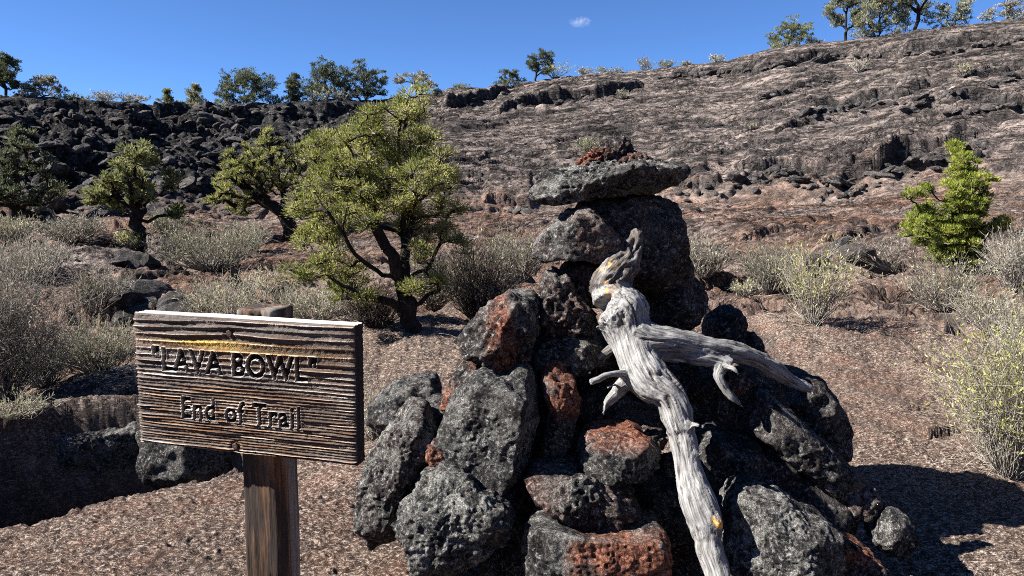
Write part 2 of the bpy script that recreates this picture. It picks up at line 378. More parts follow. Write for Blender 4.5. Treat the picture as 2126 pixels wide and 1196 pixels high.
def terrain(x, y, full=False):
    x = np.asarray(x, float); y = np.asarray(y, float)
    r = np.hypot(x, y) + 1e-6; th = np.arctan2(x, y)
    z, t = macro(r, th); rb = rad_base(th); rr = rad_rim(th)
    z = z + np.interp(th, RIM_FIX[0], RIM_FIX[1]) * rr * sst(.25, 1, t)
    wall = sst(-.4, 3.0, r - rb); post = sst(-.5, 1.5, r - rr)
    thb = np.radians(np.interp(t, [0, .45, 1], [-21.5, -15, -6.5]) + 1.6 * pn2(r / 4, th * 9, 4))
    left = sst(-.02, .02, thb - th) * wall
    right = wall * (1 - left)
    s = th * 50.0; q = r - .16 * s * (th > -.1)
    # right slope: overlapping shingle-like flow plates with small risers, lens-shaped
    wq = q + .9 * pn2(s / 14, q / 5, 9)
    def saw(lam, ls, lq, w1, sd):
        ph = wq / lam + w1 * pn2(s / ls, wq / lq, sd) + .5 * w1 * pn2(s / ls * 2.3, wq / lq * 2.1, sd + 1); f = ph - np.floor(ph)
        return -(f - .5) * (1 - sst(.84, 1.0, f)) + .5 * sst(.84, 1.0, f), sst(.70, .84, f) * sst(1.0, .95, f) + sst(.06, 0, f)
    env = .45 + .75 * sst(-.3, .35, pn2(s / 8, r / 4, 15)); env2 = .4 + .8 * sst(-.3, .3, pn2(s / 5, r / 3, 17))
    f1, f2, cid = worley2(s / 1.6 + .6 * pn2(s / 2, q / 2, 41), wq / .9, 8)
    sa, ra = saw(1.3, 6.5, 1.9, 1.0, 2); sb, rb2 = saw(.6, 3.4, 1.0, .9, 4)
    ribs = .34 * env * sa + .20 * env2 * sb + sst(0, .10, f2 - f1) * .06 + cid * .10 + .16 * pn2(s / 5.5, q / 3, 5) + .05 * fbm2(s / .8, q / .45, 2, 6)
    riser_shade = np.clip(ra * env + .6 * rb2 * env2, 0, 1) * sst(-.35, .15, pn2(s / 2.5, wq / 1.2, 45)) + .8 * sst(.10, .0, f2 - f1) * sst(0, .3, pn2(s / 4, q / 4, 46))  # shade painted as dark albedo into plate risers and crevices
    z = z + right * ribs * (1 - .6 * post)
    scarp_shade = np.zeros(r.shape); _a1, _a2, gid = worley2(s / .75, r / .7, 6); gg = (1 - _a1) * .7 + gid * .6
    for c in SC:
        k = np.interp(th, c['th'], np.linspace(0, 1, len(c['th'])), left=-1, right=2)
        en = sst(0, c['tp'], k) * sst(0, c['tp'], 1 - k)
        _, _, bid = worley2(s / c['blk'], s * 0 + .5, 3)
        rs = np.interp(th, c['th'], c['r']) + c['jit'] * (pn2(s / 2.6, r / 3, 7) * 1.5 + (bid - .5) * .35 + .25 * pn2(s / .7, r / .5, 10))
        dd = r - rs
        hv = c['h'] * en * (.75 + .5 * pn2(s / 3, s * 0, 12))
        zone = en * np.exp(-np.abs(dd + .7) / 1.0); z = z + zone * c['h'] * .5 * (gg - .4)
        scarp_shade = np.maximum(scarp_shade, en * sst(-.5, -.1, dd) * sst(.14, .0, dd))  # shade painted dark onto the scarp faces
        z = z + hv * np.where(dd < 0, -.35 * np.exp(np.minimum(dd, 0) / .8) * 1.0, 0) + hv * (sst(-c['w'], c['w'], dd) * (np.exp(-np.maximum(dd, 0) / 3.5)) * 1.0)
    # left wall: tumbled blocks
    g1, g2, gi = worley2(s / 1.3 + .4 * pn2(s, q, 21), r / 1.25, 2); k1, k2, ki = worley2(s / .55, r / .5, 5)
    tum = (1 - g1) * .25 + gi * .75 + (1 - k1) * .14 + ki * .28 + .5 * fbm2(s / 4, r / 4, 3, 11) + .10 * fbm2(s / .5, r / .4, 2, 19)
    z = z + left * (tum - .75) * (1 - .75 * sst(.72, 1.0, t))
    # bowl floor: domed plates and low steps
    fl = (1 - wall) * sst(4.2, 9.5, r)
    p1, p2, pi_ = worley2(x / 2.6 + .5 * pn2(x / 1.5, y / 1.5, 31), y / 2.6 + .5 * pn2(x / 1.5, y / 1.5, 32), 9)
    z = z + fl * (.30 * pn2(x / 7, y / 7, 13) + .12 * pn2(x / 2.2, y / 2.2, 14) + .16 * sst(0, .22, p2 - p1) - .12 + (pi_ - .5) * .16 + .07 * fbm2(x / .9, y / .6, 3, 16) + .045 * (1 - 2 * np.abs(pn2(x / .38, y / .22, 43))) + .03 * (1 - 2 * np.abs(pn2(x / .17, y / .12, 44))))
    for P, h in FLX:
        d = np.full(r.shape, 1e9); sg = np.zeros(r.shape)
        jx = x + .15 * pn2(x / .5, y / .5, 18); jy = y + .25 * pn2(x / .6, y / .6, 19)
        yl = np.interp(jx, P[:, 0], P[:, 1]); ex = sst(0, .15 * (P[-1, 0] - P[0, 0]), jx - P[0, 0]) * sst(0, .15 * (P[-1, 0] - P[0, 0]), P[-1, 0] - jx)
        dd = jy - yl; sc = np.clip(P[:, 1].mean() / 12, .3, 2.5)
        z = z + h * ex * (sst(-.03 * sc, .05 * sc, dd) * np.exp(-np.maximum(dd, 0) / (1.2 * sc)) - .5 * np.where(dd < 0, np.exp(np.minimum(dd, 0) / (.35 * sc)), 0))
    # near field: domes, the trench, twisted crust
    near = 1 - sst(9, 16, r)
    z = z + .27 * np.exp(-(((x + .8) / 1.2) ** 2 + ((y - 6.7) / 1.2) ** 2)) + .10 * np.exp(-(((x - 2.6) / 1.5) ** 2 + ((y - 7.4) / 1.6) ** 2))
    z = z + near * .05 * pn2(x / 1.6, y / 1.6, 24) * sst(2.0, 4.0, r) + near * .022 * pn2(x / .5, y / .5, 23) * sst(2.2, 3.2, r)
    sel = (r < 14)
    tre = np.zeros(r.shape)
    if sel.any():
        xs, ys = x[sel], y[sel]
        jx = xs + .07 * pn2(xs / .5, ys / .5, 25); jy = ys + .07 * pn2(xs / .5, ys / .5, 26)
        sdv = poly_sd(jx, jy, TR)
        sdn = np.full(xs.shape, 1e9)
        for i in range(len(TR_NEAR) - 1):
            a = TR_NEAR[i]; e = TR_NEAR[i + 1] - a; tt = np.clip(((jx - a[0]) * e[0] + (jy - a[1]) * e[1]) / (e @ e), 0, 1)
            sdn = np.minimum(sdn, np.hypot(jx - a[0] - tt * e[0], jy - a[1] - tt * e[1]))
        sdf = np.full(xs.shape, 1e9)
        for i in range(len(TR_FAR) - 1):
            a = TR_FAR[i]; e = TR_FAR[i + 1] - a; tt = np.clip(((jx - a[0]) * e[0] + (jy - a[1]) * e[1]) / (e @ e), 0, 1)
            sdf = np.minimum(sdf, np.hypot(jx - a[0] - tt * e[0], jy - a[1] - tt * e[1]))
        dep = np.where(sdv > 0, 1.7 * sst(0, .18, sdn) * sst(-.02, .28, sdf), 0)
        lip = np.where(sdv <= 0, np.exp(np.minimum(sdv, 0) / .55), np.exp(-np.maximum(sdv, 0) / .15)) * .26 * sst(.35, .9, sdn)
        zz = -dep + lip
        zz += np.where(sdv > 0, .05 * pn2(xs / .3, ys / .3, 28), 0)
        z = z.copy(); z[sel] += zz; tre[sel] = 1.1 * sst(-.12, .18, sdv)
        rn = r[sel]; nm = (1 - sst(9, 14, rn)) * (1 - .85 * sst(.02, .2, sdv))
        wx = xs + .03 * pn2(xs / .07, ys / .07, 33); wy = ys + .03 * pn2(xs / .07, ys / .07, 34)
        z[sel] += nm * (.007 * (1 - 2 * np.abs(pn2(wx / .16, wy / .085, 35))) +   .010 * (1 - 2 * np.abs(pn2(wx / .075, wy / .038, 36))) + .009 * pn2(xs / .036, ys / .02, 37))
        z[sel] += sst(4, 8, rn) * .022 * (1 - 2 * np.abs(pn2(wx / .24, wy / .17, 38)))
    if not full: return z
    flow = np.stack([s, wq + .35 * pn2(s / 3.5, wq / 1.6, 55) * 1.6, z], 1)
    red = np.clip(.62 + .9 * pn2(x / 3.1, y / 3.1, 51), 0, 1) * (1 - sst(0, 5, r - rb))
    far = np.clip(np.maximum(wall * (.97 - .0 * t), fl * np.clip(.80 * sst(9, 15, r) + .65 * sst(-.05, .4, pn2(x / 4, y / 4, 52) + .1), 0, 1)), 0, 1)
    rub_shade = np.clip(left + tre * .8 + right * np.maximum(riser_shade * .8, scarp_shade * .9) + fl * .8 * sst(.07, .01, p2 - p1) * sst(-.2, .3, pn2(x / 2, y / 2, 47)), 0, 1)  # dark rubble, trench rock and cracks, plus the painted riser and scarp shade
    return z, red, far, rub_shade, flow
def rim_point(u, back=1.5):
    th, _ = az_el([(u, 150)]); th = th[0]; R_ = rad_rim(th) + back
    x, y = R_ * math.sin(th), R_ * math.cos(th); return np.array([x, y, terrain(np.array([x]), np.array([y]))[0]])

for _ in range(2):
    tg = np.radians(np.linspace(-38, 38, 160)); rg_ = np.linspace(36, 72, 260); RR, TT = np.meshgrid(rg_, tg)
    zz = terrain((RR * np.sin(TT)).ravel(), (RR * np.cos(TT)).ravel()).reshape(RR.shape)
    el = ((zz - CAMH) / RR).max(1); df = np.interp(tg, _rt, _re) - el; ke = np.ones(5) / 5
    df = np.convolve(np.pad(df, 2, mode='edge'), ke, 'valid'); prev = np.interp(tg, RIM_FIX[0], RIM_FIX[1]); RIM_FIX[0], RIM_FIX[1] = tg, prev + df
# grid: fine inside the view, coarse all round
thf = np.radians(np.linspace(-38.5, 38.5, 690)); thc = np.radians(np.linspace(38.5, 360 - 38.5, 74)[1:-1])
TH = np.concatenate([thf, thc])
rows = [.25, .7, 1.2, 1.7, 2.1, 2.4]; r_ = 2.4
while r_ < 66.5:
    r_ += min(max(r_ * r_ / 1184 * (1.05 if r_ < 6 else 1.4), .008), .11 if r_ < 32 else .088); rows.append(r_)
rows += [68, 70, 73, 78, 85, 100, 130, 200, 400, 900, 2500]
RO = np.array(rows); nr, nt_ = len(RO), len(TH)
GR, GT = np.meshgrid(RO, TH, indexing='ij'); GX, GY = GR * np.sin(GT), GR * np.cos(GT)
gz, gred, gfar, grub_shade, gflow = terrain(GX.ravel(), GY.ravel(), True)
gz = np.where(GR.ravel() > 75, np.interp(GR.ravel(), [75, 400, 2500], [0, 0, 0]) * 0 + gz.clip(-2, 60), gz)
GZ = gz.reshape(nr, nt_)
GV = np.stack([GX.ravel(), GY.ravel(), gz], 1)
def grid_faces(i0, i1):
    i, j = np.meshgrid(np.arange(i0, i1), np.arange(nt_), indexing='ij'); a = i * nt_ + j; b = i * nt_ + (j + 1) % nt_
    return np.stack([a, a + nt_, b + nt_, b], -1).reshape(-1, 4)
def sub_grid(name, i0, i1, cap=False):
    F = grid_faces(i0, i1) - i0 * nt_; sl = slice(i0 * nt_, (i1 + 1) * nt_); V = GV[sl]
    A = dict(red=gred[sl], far=gfar[sl], rub_shade=grub_shade[sl], flow=gflow[sl])
    Fl = [F]
    if cap:
        V = np.concatenate([V, [[0, 0, float(V[:nt_, 2].mean())]]]); n = len(V) - 1
        A = {k: np.concatenate([a, a[:1]]) for k, a in A.items()}
        j = np.arange(nt_); Fl.append(np.stack([np.full(nt_, n), j, (j + 1) % nt_], 1))
    return tag(obj(name, mesh_np(name, V, Fl, M['ground'], True, A)), kind='structure')
def ground_hit(u, v):
    d = ray(u, v); h = math.hypot(d[0], d[1]); th = math.atan2(d[0], d[1])
    j = np.searchsorted(thf, th) - 1; j = min(max(j, 0), len(thf) - 2); f = (th - thf[j]) / (thf[j + 1] - thf[j])
    col = GZ[:, j] * (1 - f) + GZ[:, j + 1] * f
    ok = (RO > 1.2) & (RO < 90) & (col >= CAMH + d[2] / h * RO)
    i = int(np.argmax(ok)) if ok.any() else len(RO) - 8
    a0 = col[i - 1] - CAMH - d[2] / h * RO[i - 1]; a1 = col[i] - CAMH - d[2] / h * RO[i]; k = min(max(a0 / (a0 - a1 + 1e-9), 0), 1)
    r = RO[i - 1] + k * (RO[i] - RO[i - 1])
    return np.array([d[0] / h * r, d[1] / h * r, col[i - 1] + k * (col[i] - col[i - 1])])
split = int(np.searchsorted(RO, 33.5))
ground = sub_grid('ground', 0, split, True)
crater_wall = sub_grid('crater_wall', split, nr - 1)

# ------------------------------------------------------------------ tumbled blocks on the crater wall
def ico(level):
    bm = bmesh.new(); bmesh.ops.create_icosphere(bm, subdivisions=level, radius=1.0)
    V = np.array([v.co[:] for v in bm.verts]); F = np.array([[v.index for v in f.verts] for f in bm.faces]); bm.free(); return V, F
ICO = {k: ico(k) for k in (1, 2, 3, 4, 5, 6)}
def facet_rock(dirs, rng, n=9, soft=14.0):
    s = np.full(len(dirs), 1.15)
    acc = np.exp(-soft * s)
    for _ in range(n):
        nv = rng.randn(3); nv /= np.linalg.norm(nv); c = dirs @ nv; d = rng.uniform(.62, .95)
        acc += np.where(c > .05, np.exp(-soft * np.minimum(d / np.maximum(c, .05), 3)), 0)
    return -np.log(acc) / soft
BLK = []
for k in range(10):
    rng = np.random.RandomState(100 + k); D, F = ICO[3]
    s = facet_rock(D, rng, 13, 34.0) ; V = D * s[:, None] * np.array([1.0, rng.uniform(.7, 1), rng.uniform(.5, .8)])
    V = V + D * (.05 * fbm3(V * 2.6, 3, k) + .04 * fbm3(V * 7, 2, k + 3))[:, None]
    BLK.append(mesh_np('boulder', V, F, M['block'], False))
rng = np.random.RandomState(5)
def wall_blocks(n, region, smin, smax, power, parent, seed):
    rg = np.random.RandomState(seed); out = []
    while len(out) < n:
        u, v = region(rg)
        p = ground_hit(u, v)
        if p[1] < 6 or math.hypot(p[0], p[1]) > 62: continue
        out.append((smin * (smax / smin) ** (rg.rand() ** power), p))
    return out
def left_reg(rg):
    while True:
        u = rg.uniform(-40, 880); v = rg.uniform(222, 450)
        if u < np.interp(v, [222, 300, 380, 450], [860, 700, 560, 470]): return u, v
blocks = wall_blocks(640, left_reg, .16, .95, 2.1, None, 3)
blocks.sort(key=lambda b: -b[0])
def put_block(size, p, rg, parent):
    o = obj('boulder', BLK[rg.randint(len(BLK))], parent)
    o.location = (p[0], p[1], p[2] + size * .12); o.scale = (size * rg.uniform(.8, 1.3), size * rg.uniform(.7, 1.1), size * rg.uniform(.35, .75))
    o.rotation_euler = (rg.uniform(-.5, .5), rg.uniform(-.5, .5), rg.uniform(0, 6.28)); return o
blocks = [(s_ * .62, p) for s_, p in blocks]
def line_reg(pts, dv, both=False):
    P = np.array(pts, float)
    def f(rg):
        u = rg.uniform(P[0, 0], P[-1, 0]); return u, np.interp(u, P[:, 0], P[:, 1]) + (rg.randn() if both else abs(rg.randn())) * dv
    return f
LOW = [(1500, 380), (1620, 358), (1690, 376), (1770, 384), (1870, 346), (2060, 300)]; MID = [(1640, 236), (1770, 223), (1900, 208), (2110, 163)]; UPP = [(1350, 164), (1500, 150), (1600, 140), (1760, 114), (1830, 120), (2000, 104), (2120, 80)]; LFT = [(920, 226), (1060, 196), (1130, 219), (1290, 196)]
for pts, dv, n, a, b, bo_ in [(LOW, 16, 50, .14, .5, 0), (LOW, 4, 46, .3, .85, 1), (MID, 9, 26, .16, .5, 0), (MID, 3, 26, .3, .75, 1), (UPP, 7, 24, .16, .5, 0), (UPP, 2.5, 46, .3, .8, 1), (LFT, 3, 22, .3, .7, 1), ([(1400, 400), (1500, 405)], 10, 10, .2, .5, 1), ([(1040, 432), (1110, 436)], 5, 6, .25, .5, 0), ([(1560, 206), (1740, 166)], 3, 10, .25, .6, 1), ([(1960, 240), (2150, 214)], 3, 12, .25, .6, 1)]:
    blocks += [(s_ * .68, p) for s_, p in wall_blocks(n, line_reg(pts, dv, bo_), a, b, 1.3, None, int(pts[0][0] + dv * 7))]
blocks.sort(key=lambda q_: -q_[0])
for s_, p in blocks[:295]: put_block(s_, p, rng, crater_wall)
g = Geo(); D1, F1 = ICO[2]
def rubble_piece(s_, p):
    R3 = np.array(Matrix.Rotation(rng.uniform(0, 6.28), 3, 'Z') @ Matrix.Rotation(rng.uniform(0, 3), 3, 'X'))
    v = D1 * facet_rock(D1, rng, 8)[:, None] * np.array([1, .8, .65]) * s_ * .6
    g.add(v @ R3.T + p + np.array([0, 0, s_ * .1]), F1)
for s_, p in blocks[295:]: rubble_piece(s_ * 1.7, p)
V, F = g.get(); tag(obj('rubble', mesh_np('rubble', V, F, M['block'], False), crater_wall), kind='stuff')
for u, v, s_ in [(272, 545, .42), (300, 548, .36), (240, 550, .3), (318, 612, .5), (345, 650, .55), (290, 655, .4), (370, 660, .3), (262, 632, .34), (1425, 600, .25), (1505, 600, .2), (1640, 590, .22), (1745, 515, .45), (1780, 535, .4), (1700, 545, .3), (440, 700, .3)]:
    p = ground_hit(u, v); put_block(s_ * .8, p, rng, ground)

# ------------------------------------------------------------------ cairn rocks
def rock(label, poly, Y, D, red=0.0, pale=0.3, p=3.0, cuts=(), lvl=5, seed=0, rough=1.0, name='lava_rock', group='lava rocks piled in the cairn', redf=None, tilt=0.0, facets=6, front=True):
    """poly: outline in photo pixels on the plane Y ahead; D: half depth; cuts: (nx,ny,nz,fraction) facets"""
    P = np.array(poly, float); W3 = at_y(P[:, 0], P[:, 1], np.full(len(P), Y))
    # area centroid
    x, z = W3[:, 0], W3[:, 2]; x2, z2 = np.roll(x, -1), np.roll(z, -1); cr = x * z2 - x2 * z; A = cr.sum() / 2
    cx, cz = ((x + x2) * cr).sum() / (6 * A), ((z + z2) * cr).sum() / (6 * A)
    px, pz = (x - cx) * 1.035, (z - cz) * 1.035; ang = np.linspace(-np.pi, np.pi, 361); R = np.zeros(361)
    for i, a in enumerate(ang):
        c, s = math.cos(a), math.sin(a); best = 0
        for j in range(len(px)):
            ax, az = px[j], pz[j]; bx, bz = px[(j + 1) % len(px)], pz[(j + 1) % len(px)]
            den = c * (bz - az) - s * (bx - ax)
            if abs(den) < 1e-9: continue
            t = (ax * (bz - az) - az * (bx - ax)) / den; w = (ax * s - az * c) / den
            if t > 0 and -1e-6 <= w <= 1 + 1e-6: best = max(best, t)
        R[i] = best
    R = np.where(R < .01, R.max() * .5, R)
    ker = np.ones(5) / 5; R = np.convolve(np.concatenate([R[-3:-1], R, R[1:3]]), ker, 'valid')
    D0, F = ICO[lvl]; d = D0 + (np.array([0, -.62, 0]) if front else 0); d = d / np.linalg.norm(d, axis=1, keepdims=True)
    rng = np.random.RandomState(900 + seed)
    phi = np.arctan2(d[:, 2], d[:, 0]); rho = np.hypot(d[:, 0], d[:, 2]); Rp = np.interp(phi, ang, R)
    p = p * 1.35
    s = ((rho / Rp) ** p + (np.abs(d[:, 1]) / D) ** p) ** (-1 / p)
    V = d * s[:, None]
    cl = list(cuts)
    for _ in range(facets * 2 + 4 if facets else 0):
        n = rng.randn(3) * np.array([.9, .6, .9]) + np.array([0, -.55, .05]); n /= np.linalg.norm(n); cl.append((*n, rng.uniform(.83, .97)))
    for (a, b, c, fr) in cl:
        n = np.array([a, b, c], float); n /= np.linalg.norm(n); mx = (V @ n).max(); dd = d @ n; lim = mx * fr
        cur = np.linalg.norm(V, axis=1); ln = np.where(dd > .02, lim / np.maximum(dd, .02), 1e3)
        k = 130.0 / max(R.mean(), .05); new = -np.log(np.exp(-k * np.minimum(cur, 2)) + np.exp(-k * np.minimum(ln, 2))) / k
        V = d * np.minimum(cur, new)[:, None]
    sz = R.mean()
    a1 = min(.04, sz * .13) * rough
    disp = a1 * fbm3(V / (sz * .75), 3, seed) + min(.008, sz * .05) * rough * pn3(V / .075, seed + 1) - .004 * rough ** 2 * (1 - 2 * np.abs(pn3(V / .045, seed + 2))) + .005 * rough * pn3(V / .024, seed + 3) + .0055 * rough * pn3(V / .013, seed + 4)
    if lvl >= 5:
        w = worley3(V / .034 + .3 * seed, seed); disp = disp - (.012 if rough > 1.15 else .004) * rough * sst(.55, .12, w) * sst(-.5, .5, pn3(V / .18, seed + 5) + .3)
        w2 = worley3(V / .021, seed + 1); disp = disp - .004 * rough * sst(.6, .2, w2)
    V = V + d * disp[:, None]
    redv = np.full(len(V), float(red)) * np.clip(.75 + 1.2 * pn3(V / .16, seed + 9), 0, 1.2)
    if redf is not None: redv = np.maximum(redv, redf(V, R.max()))
    pale = pale * .52
    palev = np.clip(pale * (.8 + 1.3 * pn3(V / .20, seed + 12)) + pale * .5 * sst(.1, .8, d[:, 2]), 0, 1)
    o = obj(name, mesh_np(name, V, F, M['rock'], True, dict(red=redv, pale=palev)), None, (cx, Y, cz))
    return tag(o, label, 'rock', group)
LEFT_TOP = lambda V, R: sst(.1, .5, (-V[:, 0] * .7 + V[:, 2] * .6) / R)
TOPF = lambda V, R: sst(.15, .5, V[:, 2] / R)
FRONTR = lambda V, R: sst(-.5, -.2, V[:, 0] / R) * sst(.0, -.4, V[:, 1] / R * 1.6) * sst(.46, .34, V[:, 2] / R)

rock('small knobbly black clinker at the very peak of the cairn', [(1262, 322), (1268, 304), (1276, 290), (1292, 283), (1306, 290), (1310, 304), (1320, 314), (1318, 336), (1290, 344), (1264, 340)], 3.34, .06, .15, .15, 2.2, lvl=4, seed=1, rough=2.2)
rock('rust red cinder on the left end of the cap pile', [(1196, 348), (1202, 330), (1216, 318), (1240, 310), (1262, 316), (1274, 334), (1272, 350), (1250, 358), (1212, 358)], 3.26, .09, 1.0, .1, 2.4, lvl=5, seed=2, rough=1.8)
rock('dark jagged cinder between red cinder and peak clinker', [(1240, 342), (1246, 318), (1258, 300), (1270, 304), (1286, 316), (1294, 342), (1262, 352)], 3.24, .06, .5, .15, 2.3, lvl=4, seed=3, rough=2.2)
rock('flat grey brown chip right of the peak clinker', [(1290, 348), (1298, 326), (1316, 314), (1338, 318), (1360, 338), (1346, 352)], 3.28, .09, .5, .3, 2.4, lvl=4, seed=4, rough=1.8)
rock('reddish crumbly stone in front of the peak clinker', [(1268, 352), (1272, 336), (1290, 328), (1306, 334), (1312, 352), (1290, 358)], 3.18, .06, .8, .25, 2.4, lvl=4, seed=46, rough=1.8)
rock('wide flat lichen speckled slab capping the cairn', [(1106, 412), (1110, 382), (1124, 362), (1150, 352), (1178, 346), (1214, 340), (1262, 338), (1330, 336), (1392, 340), (1414, 350), (1412, 368), (1392, 384), (1342, 398), (1290, 404), (1200, 415), (1150, 424), (1116, 421)], 3.34, .33, .03, .95, 3.2, cuts=[(-.3, -.55, .75, .72), (.1, -.75, -.6, .8)], lvl=6, seed=5, rough=1.6, facets=0)
rock('big rounded dark boulder directly beneath the cap slab', [(1180, 452), (1196, 424), (1240, 408), (1320, 402), (1362, 410), (1392, 440), (1412, 480), (1424, 530), (1421, 572), (1392, 596), (1330, 606), (1262, 590), (1200, 540)], 3.46, .36, .08, .35, 2.4, cuts=[(.2, -.95, .1, .85)], seed=6, rough=.9, facets=5)
rock('overhanging pale lichen crusted rock jutting left below the cap', [(1104, 533), (1112, 505), (1128, 482), (1152, 466), (1172, 446), (1192, 436), (1216, 434), (1244, 452), (1276, 482), (1296, 520), (1288, 546), (1240, 548), (1206, 534), (1160, 532), (1130, 539)], 3.20, .26, .22, .65, 3.0, cuts=[(-.55, -.7, .25, .80), (0, 0, -1, .9)], seed=7, facets=4)
rock('small brown red rock wedged under the overhanging rock', [(1166, 560), (1176, 546), (1206, 540), (1240, 552), (1252, 590), (1238, 628), (1206, 634), (1172, 604)], 3.22, .16, .5, .3, 2.8, seed=8, rough=1.2, lvl=4)
rock('honeycombed black rock on the neck of the cairn left of the wood', [(1118, 600), (1128, 578), (1150, 560), (1174, 566), (1190, 596), (1218, 622), (1236, 656), (1236, 694), (1176, 698), (1124, 680)], 3.12, .2, .22, .35, 2.7, seed=9, rough=1.7, facets=5)
rock('large leaning brick red and black rock on the left shoulder', [(952, 700), (962, 684), (988, 668), (1016, 640), (1046, 612), (1072, 598), (1102, 604), (1116, 636), (1112, 692), (1098, 736), (1060, 764), (1026, 770), (998, 744), (972, 728)], 2.98, .22, .1, .5, 3.0, cuts=[(-.6, -.62, .4, .74), (.6, -.7, -.2, .8)], seed=10, rough=1.25, redf=lambda V, R: .95 * sst(-.45, -.1, V[:, 0] / R) * sst(.45, .1, V[:, 0] / R + .3 * V[:, 2] / R), facets=3)
rock('dark slab sandwiched under the honeycombed neck rock', [(1098, 720), (1112, 694), (1180, 690), (1240, 700), (1250, 740), (1220, 768), (1150, 772), (1106, 756)], 3.06, .22, .1, .25, 3.0, seed=11, lvl=5, facets=5)
rock('flat orange red rock tucked behind the big grey block', [(918, 838), (926, 806), (944, 774), (968, 746), (996, 752), (1014, 772), (1000, 800), (964, 832), (934, 850)], 2.96, .12, 1.0, .1, 3.4, cuts=[(-.5, -.7, .4, .7)], seed=12, rough=.8, facets=2)
rock('biggest square grey block in the middle left of the cairn', [(918, 892), (934, 838), (950, 806), (972, 782), (1006, 768), (1034, 776), (1052, 780), (1076, 760), (1104, 768), (1120, 800), (1116, 880), (1098, 940), (1060, 972), (1034, 1014), (996, 998), (950, 962), (926, 930)], 2.82, .24, .02, .62, 4.2, cuts=[(-.32, -.9, .22, .74), (.86, -.45, -.1, .80)], lvl=6, seed=13, rough=.75, facets=2)
rock('tall narrow rock with red upper half standing on end', [(1120, 782), (1136, 752), (1160, 756), (1190, 786), (1200, 840), (1196, 900), (1174, 950), (1148, 976), (1120, 962), (1130, 900), (1142, 850), (1126, 812)], 2.86, .13, .1, .4, 2.8, seed=14, rough=1.25, redf=lambda V, R: .95 * sst(-.05, .25, V[:, 2] / R), facets=4)
rock('ragged dark block at the left foot of the cairn beside the sign', [(752, 1062), (756, 990), (770, 950), (786, 918), (812, 880), (846, 842), (882, 846), (902, 880), (904, 930), (886, 988), (856, 1040), (846, 1098), (808, 1112), (774, 1100)], 2.86, .22, .06, .6, 3.2, cuts=[(-.55, -.75, .3, .76), (.7, -.6, -.2, .8)], lvl=6, seed=15, rough=1.1, facets=3)
rock('fist sized dark red lump wedged between two grey blocks', [(884, 944), (892, 918), (914, 902), (936, 916), (942, 950), (920, 972), (896, 968)], 2.74, .08, .75, .2, 2.5, seed=16, lvl=4, rough=1.2)
rock('broad layered grey rock lying at the lower left', [(812, 1064), (836, 1026), (872, 996), (926, 974), (972, 990), (1004, 1010), (1052, 1018), (1086, 1042), (1078, 1072), (1040, 1100), (1006, 1118), (972, 1160), (926, 1190), (880, 1180), (856, 1130), (838, 1090)], 2.62, .22, .02, .65, 3.0, cuts=[(-.35, -.72, .6, .74), (.3, -.8, -.5, .8)], lvl=6, seed=17, rough=1.2, facets=3)
rock('brick shaped rock with an orange red front at the bottom', [(1088, 1150), (1094, 1108), (1104, 1082), (1130, 1072), (1170, 1080), (1210, 1090), (1290, 1094), (1362, 1090), (1376, 1110), (1380, 1150), (1374, 1196), (1300, 1212), (1180, 1208), (1100, 1200)], 2.56, .17, .02, .7, 5.0, cuts=[(0, -.93, .35, .84), (0, -.8, -.6, .86)], lvl=6, seed=18, rough=.7, redf=FRONTR, facets=0)
rock('crumbly brown black rock lying above the red fronted rock', [(1080, 990), (1092, 970), (1124, 964), (1190, 970), (1240, 974), (1276, 992), (1308, 1018), (1318, 1046), (1310, 1076), (1262, 1084), (1196, 1072), (1154, 1056), (1112, 1016)], 2.68, .2, .25, .35, 3.2, cuts=[(-.2, -.75, .62, .76)], seed=19, rough=1.5, facets=3)
rock('grey rock with a flat rust red top left of the silver wood', [(1204, 948), (1210, 918), (1226, 896), (1270, 892), (1318, 893), (1346, 908), (1366, 926), (1362, 958), (1318, 976), (1272, 984), (1216, 968)], 2.74, .17, .02, .6, 4.2, cuts=[(-.45, -.85, .1, .78), (.7, -.7, 0, .74), (-.05, -.35, .93, .72)], seed=20, rough=.7, redf=TOPF, facets=0)
rock('small red chip beside the silver wood below its knee', [(1316, 924), (1322, 900), (1346, 888), (1378, 896), (1388, 924), (1350, 936)], 2.82, .07, .7, .2, 2.6, seed=21, lvl=4, rough=1.3)
rock('little grey stone half hidden behind the silver wood', [(1372, 962), (1380, 948), (1408, 950), (1416, 972), (1396, 986), (1376, 980)], 2.80, .07, .05, .5, 2.6, seed=22, lvl=4)
rock('pale topped block at the lower right beside the wood', [(1500, 1140), (1508, 1080), (1522, 1048), (1546, 1026), (1584, 1018), (1620, 1026), (1642, 1048), (1692, 1064), (1722, 1084), (1724, 1150), (1720, 1204), (1520, 1206)], 2.62, .22, .03, .75, 4.0, cuts=[(-.62, -.7, .2, .66), (.35, -.9, 0, .8), (-.1, -.5, .85, .84)], lvl=6, seed=23, rough=.9, facets=2)
rock('low speckled stone poking up at the lower right edge', [(1590, 1206), (1612, 1180), (1640, 1156), (1668, 1152), (1700, 1176), (1712, 1206)], 2.46, .1, .02, .6, 2.6, seed=24, lvl=4, rough=1.3)
rock('long dark slab slanting down the shaded right flank', [(1520, 800), (1560, 790), (1640, 856), (1710, 920), (1776, 980), (1812, 1016), (1800, 1052), (1756, 1044), (1690, 1000), (1600, 930), (1530, 870)], 3.0, .2, .05, .45, 3.4, cuts=[(.3, -.85, -.3, .8)], seed=25, facets=3)
rock('rounded rock catching a spot of sun at the right foot', [(1744, 1030), (1752, 1004), (1778, 996), (1806, 1008), (1822, 1040), (1806, 1072), (1770, 1080), (1748, 1058)], 2.9, .1, .2, .8, 2.4, seed=26, lvl=4)
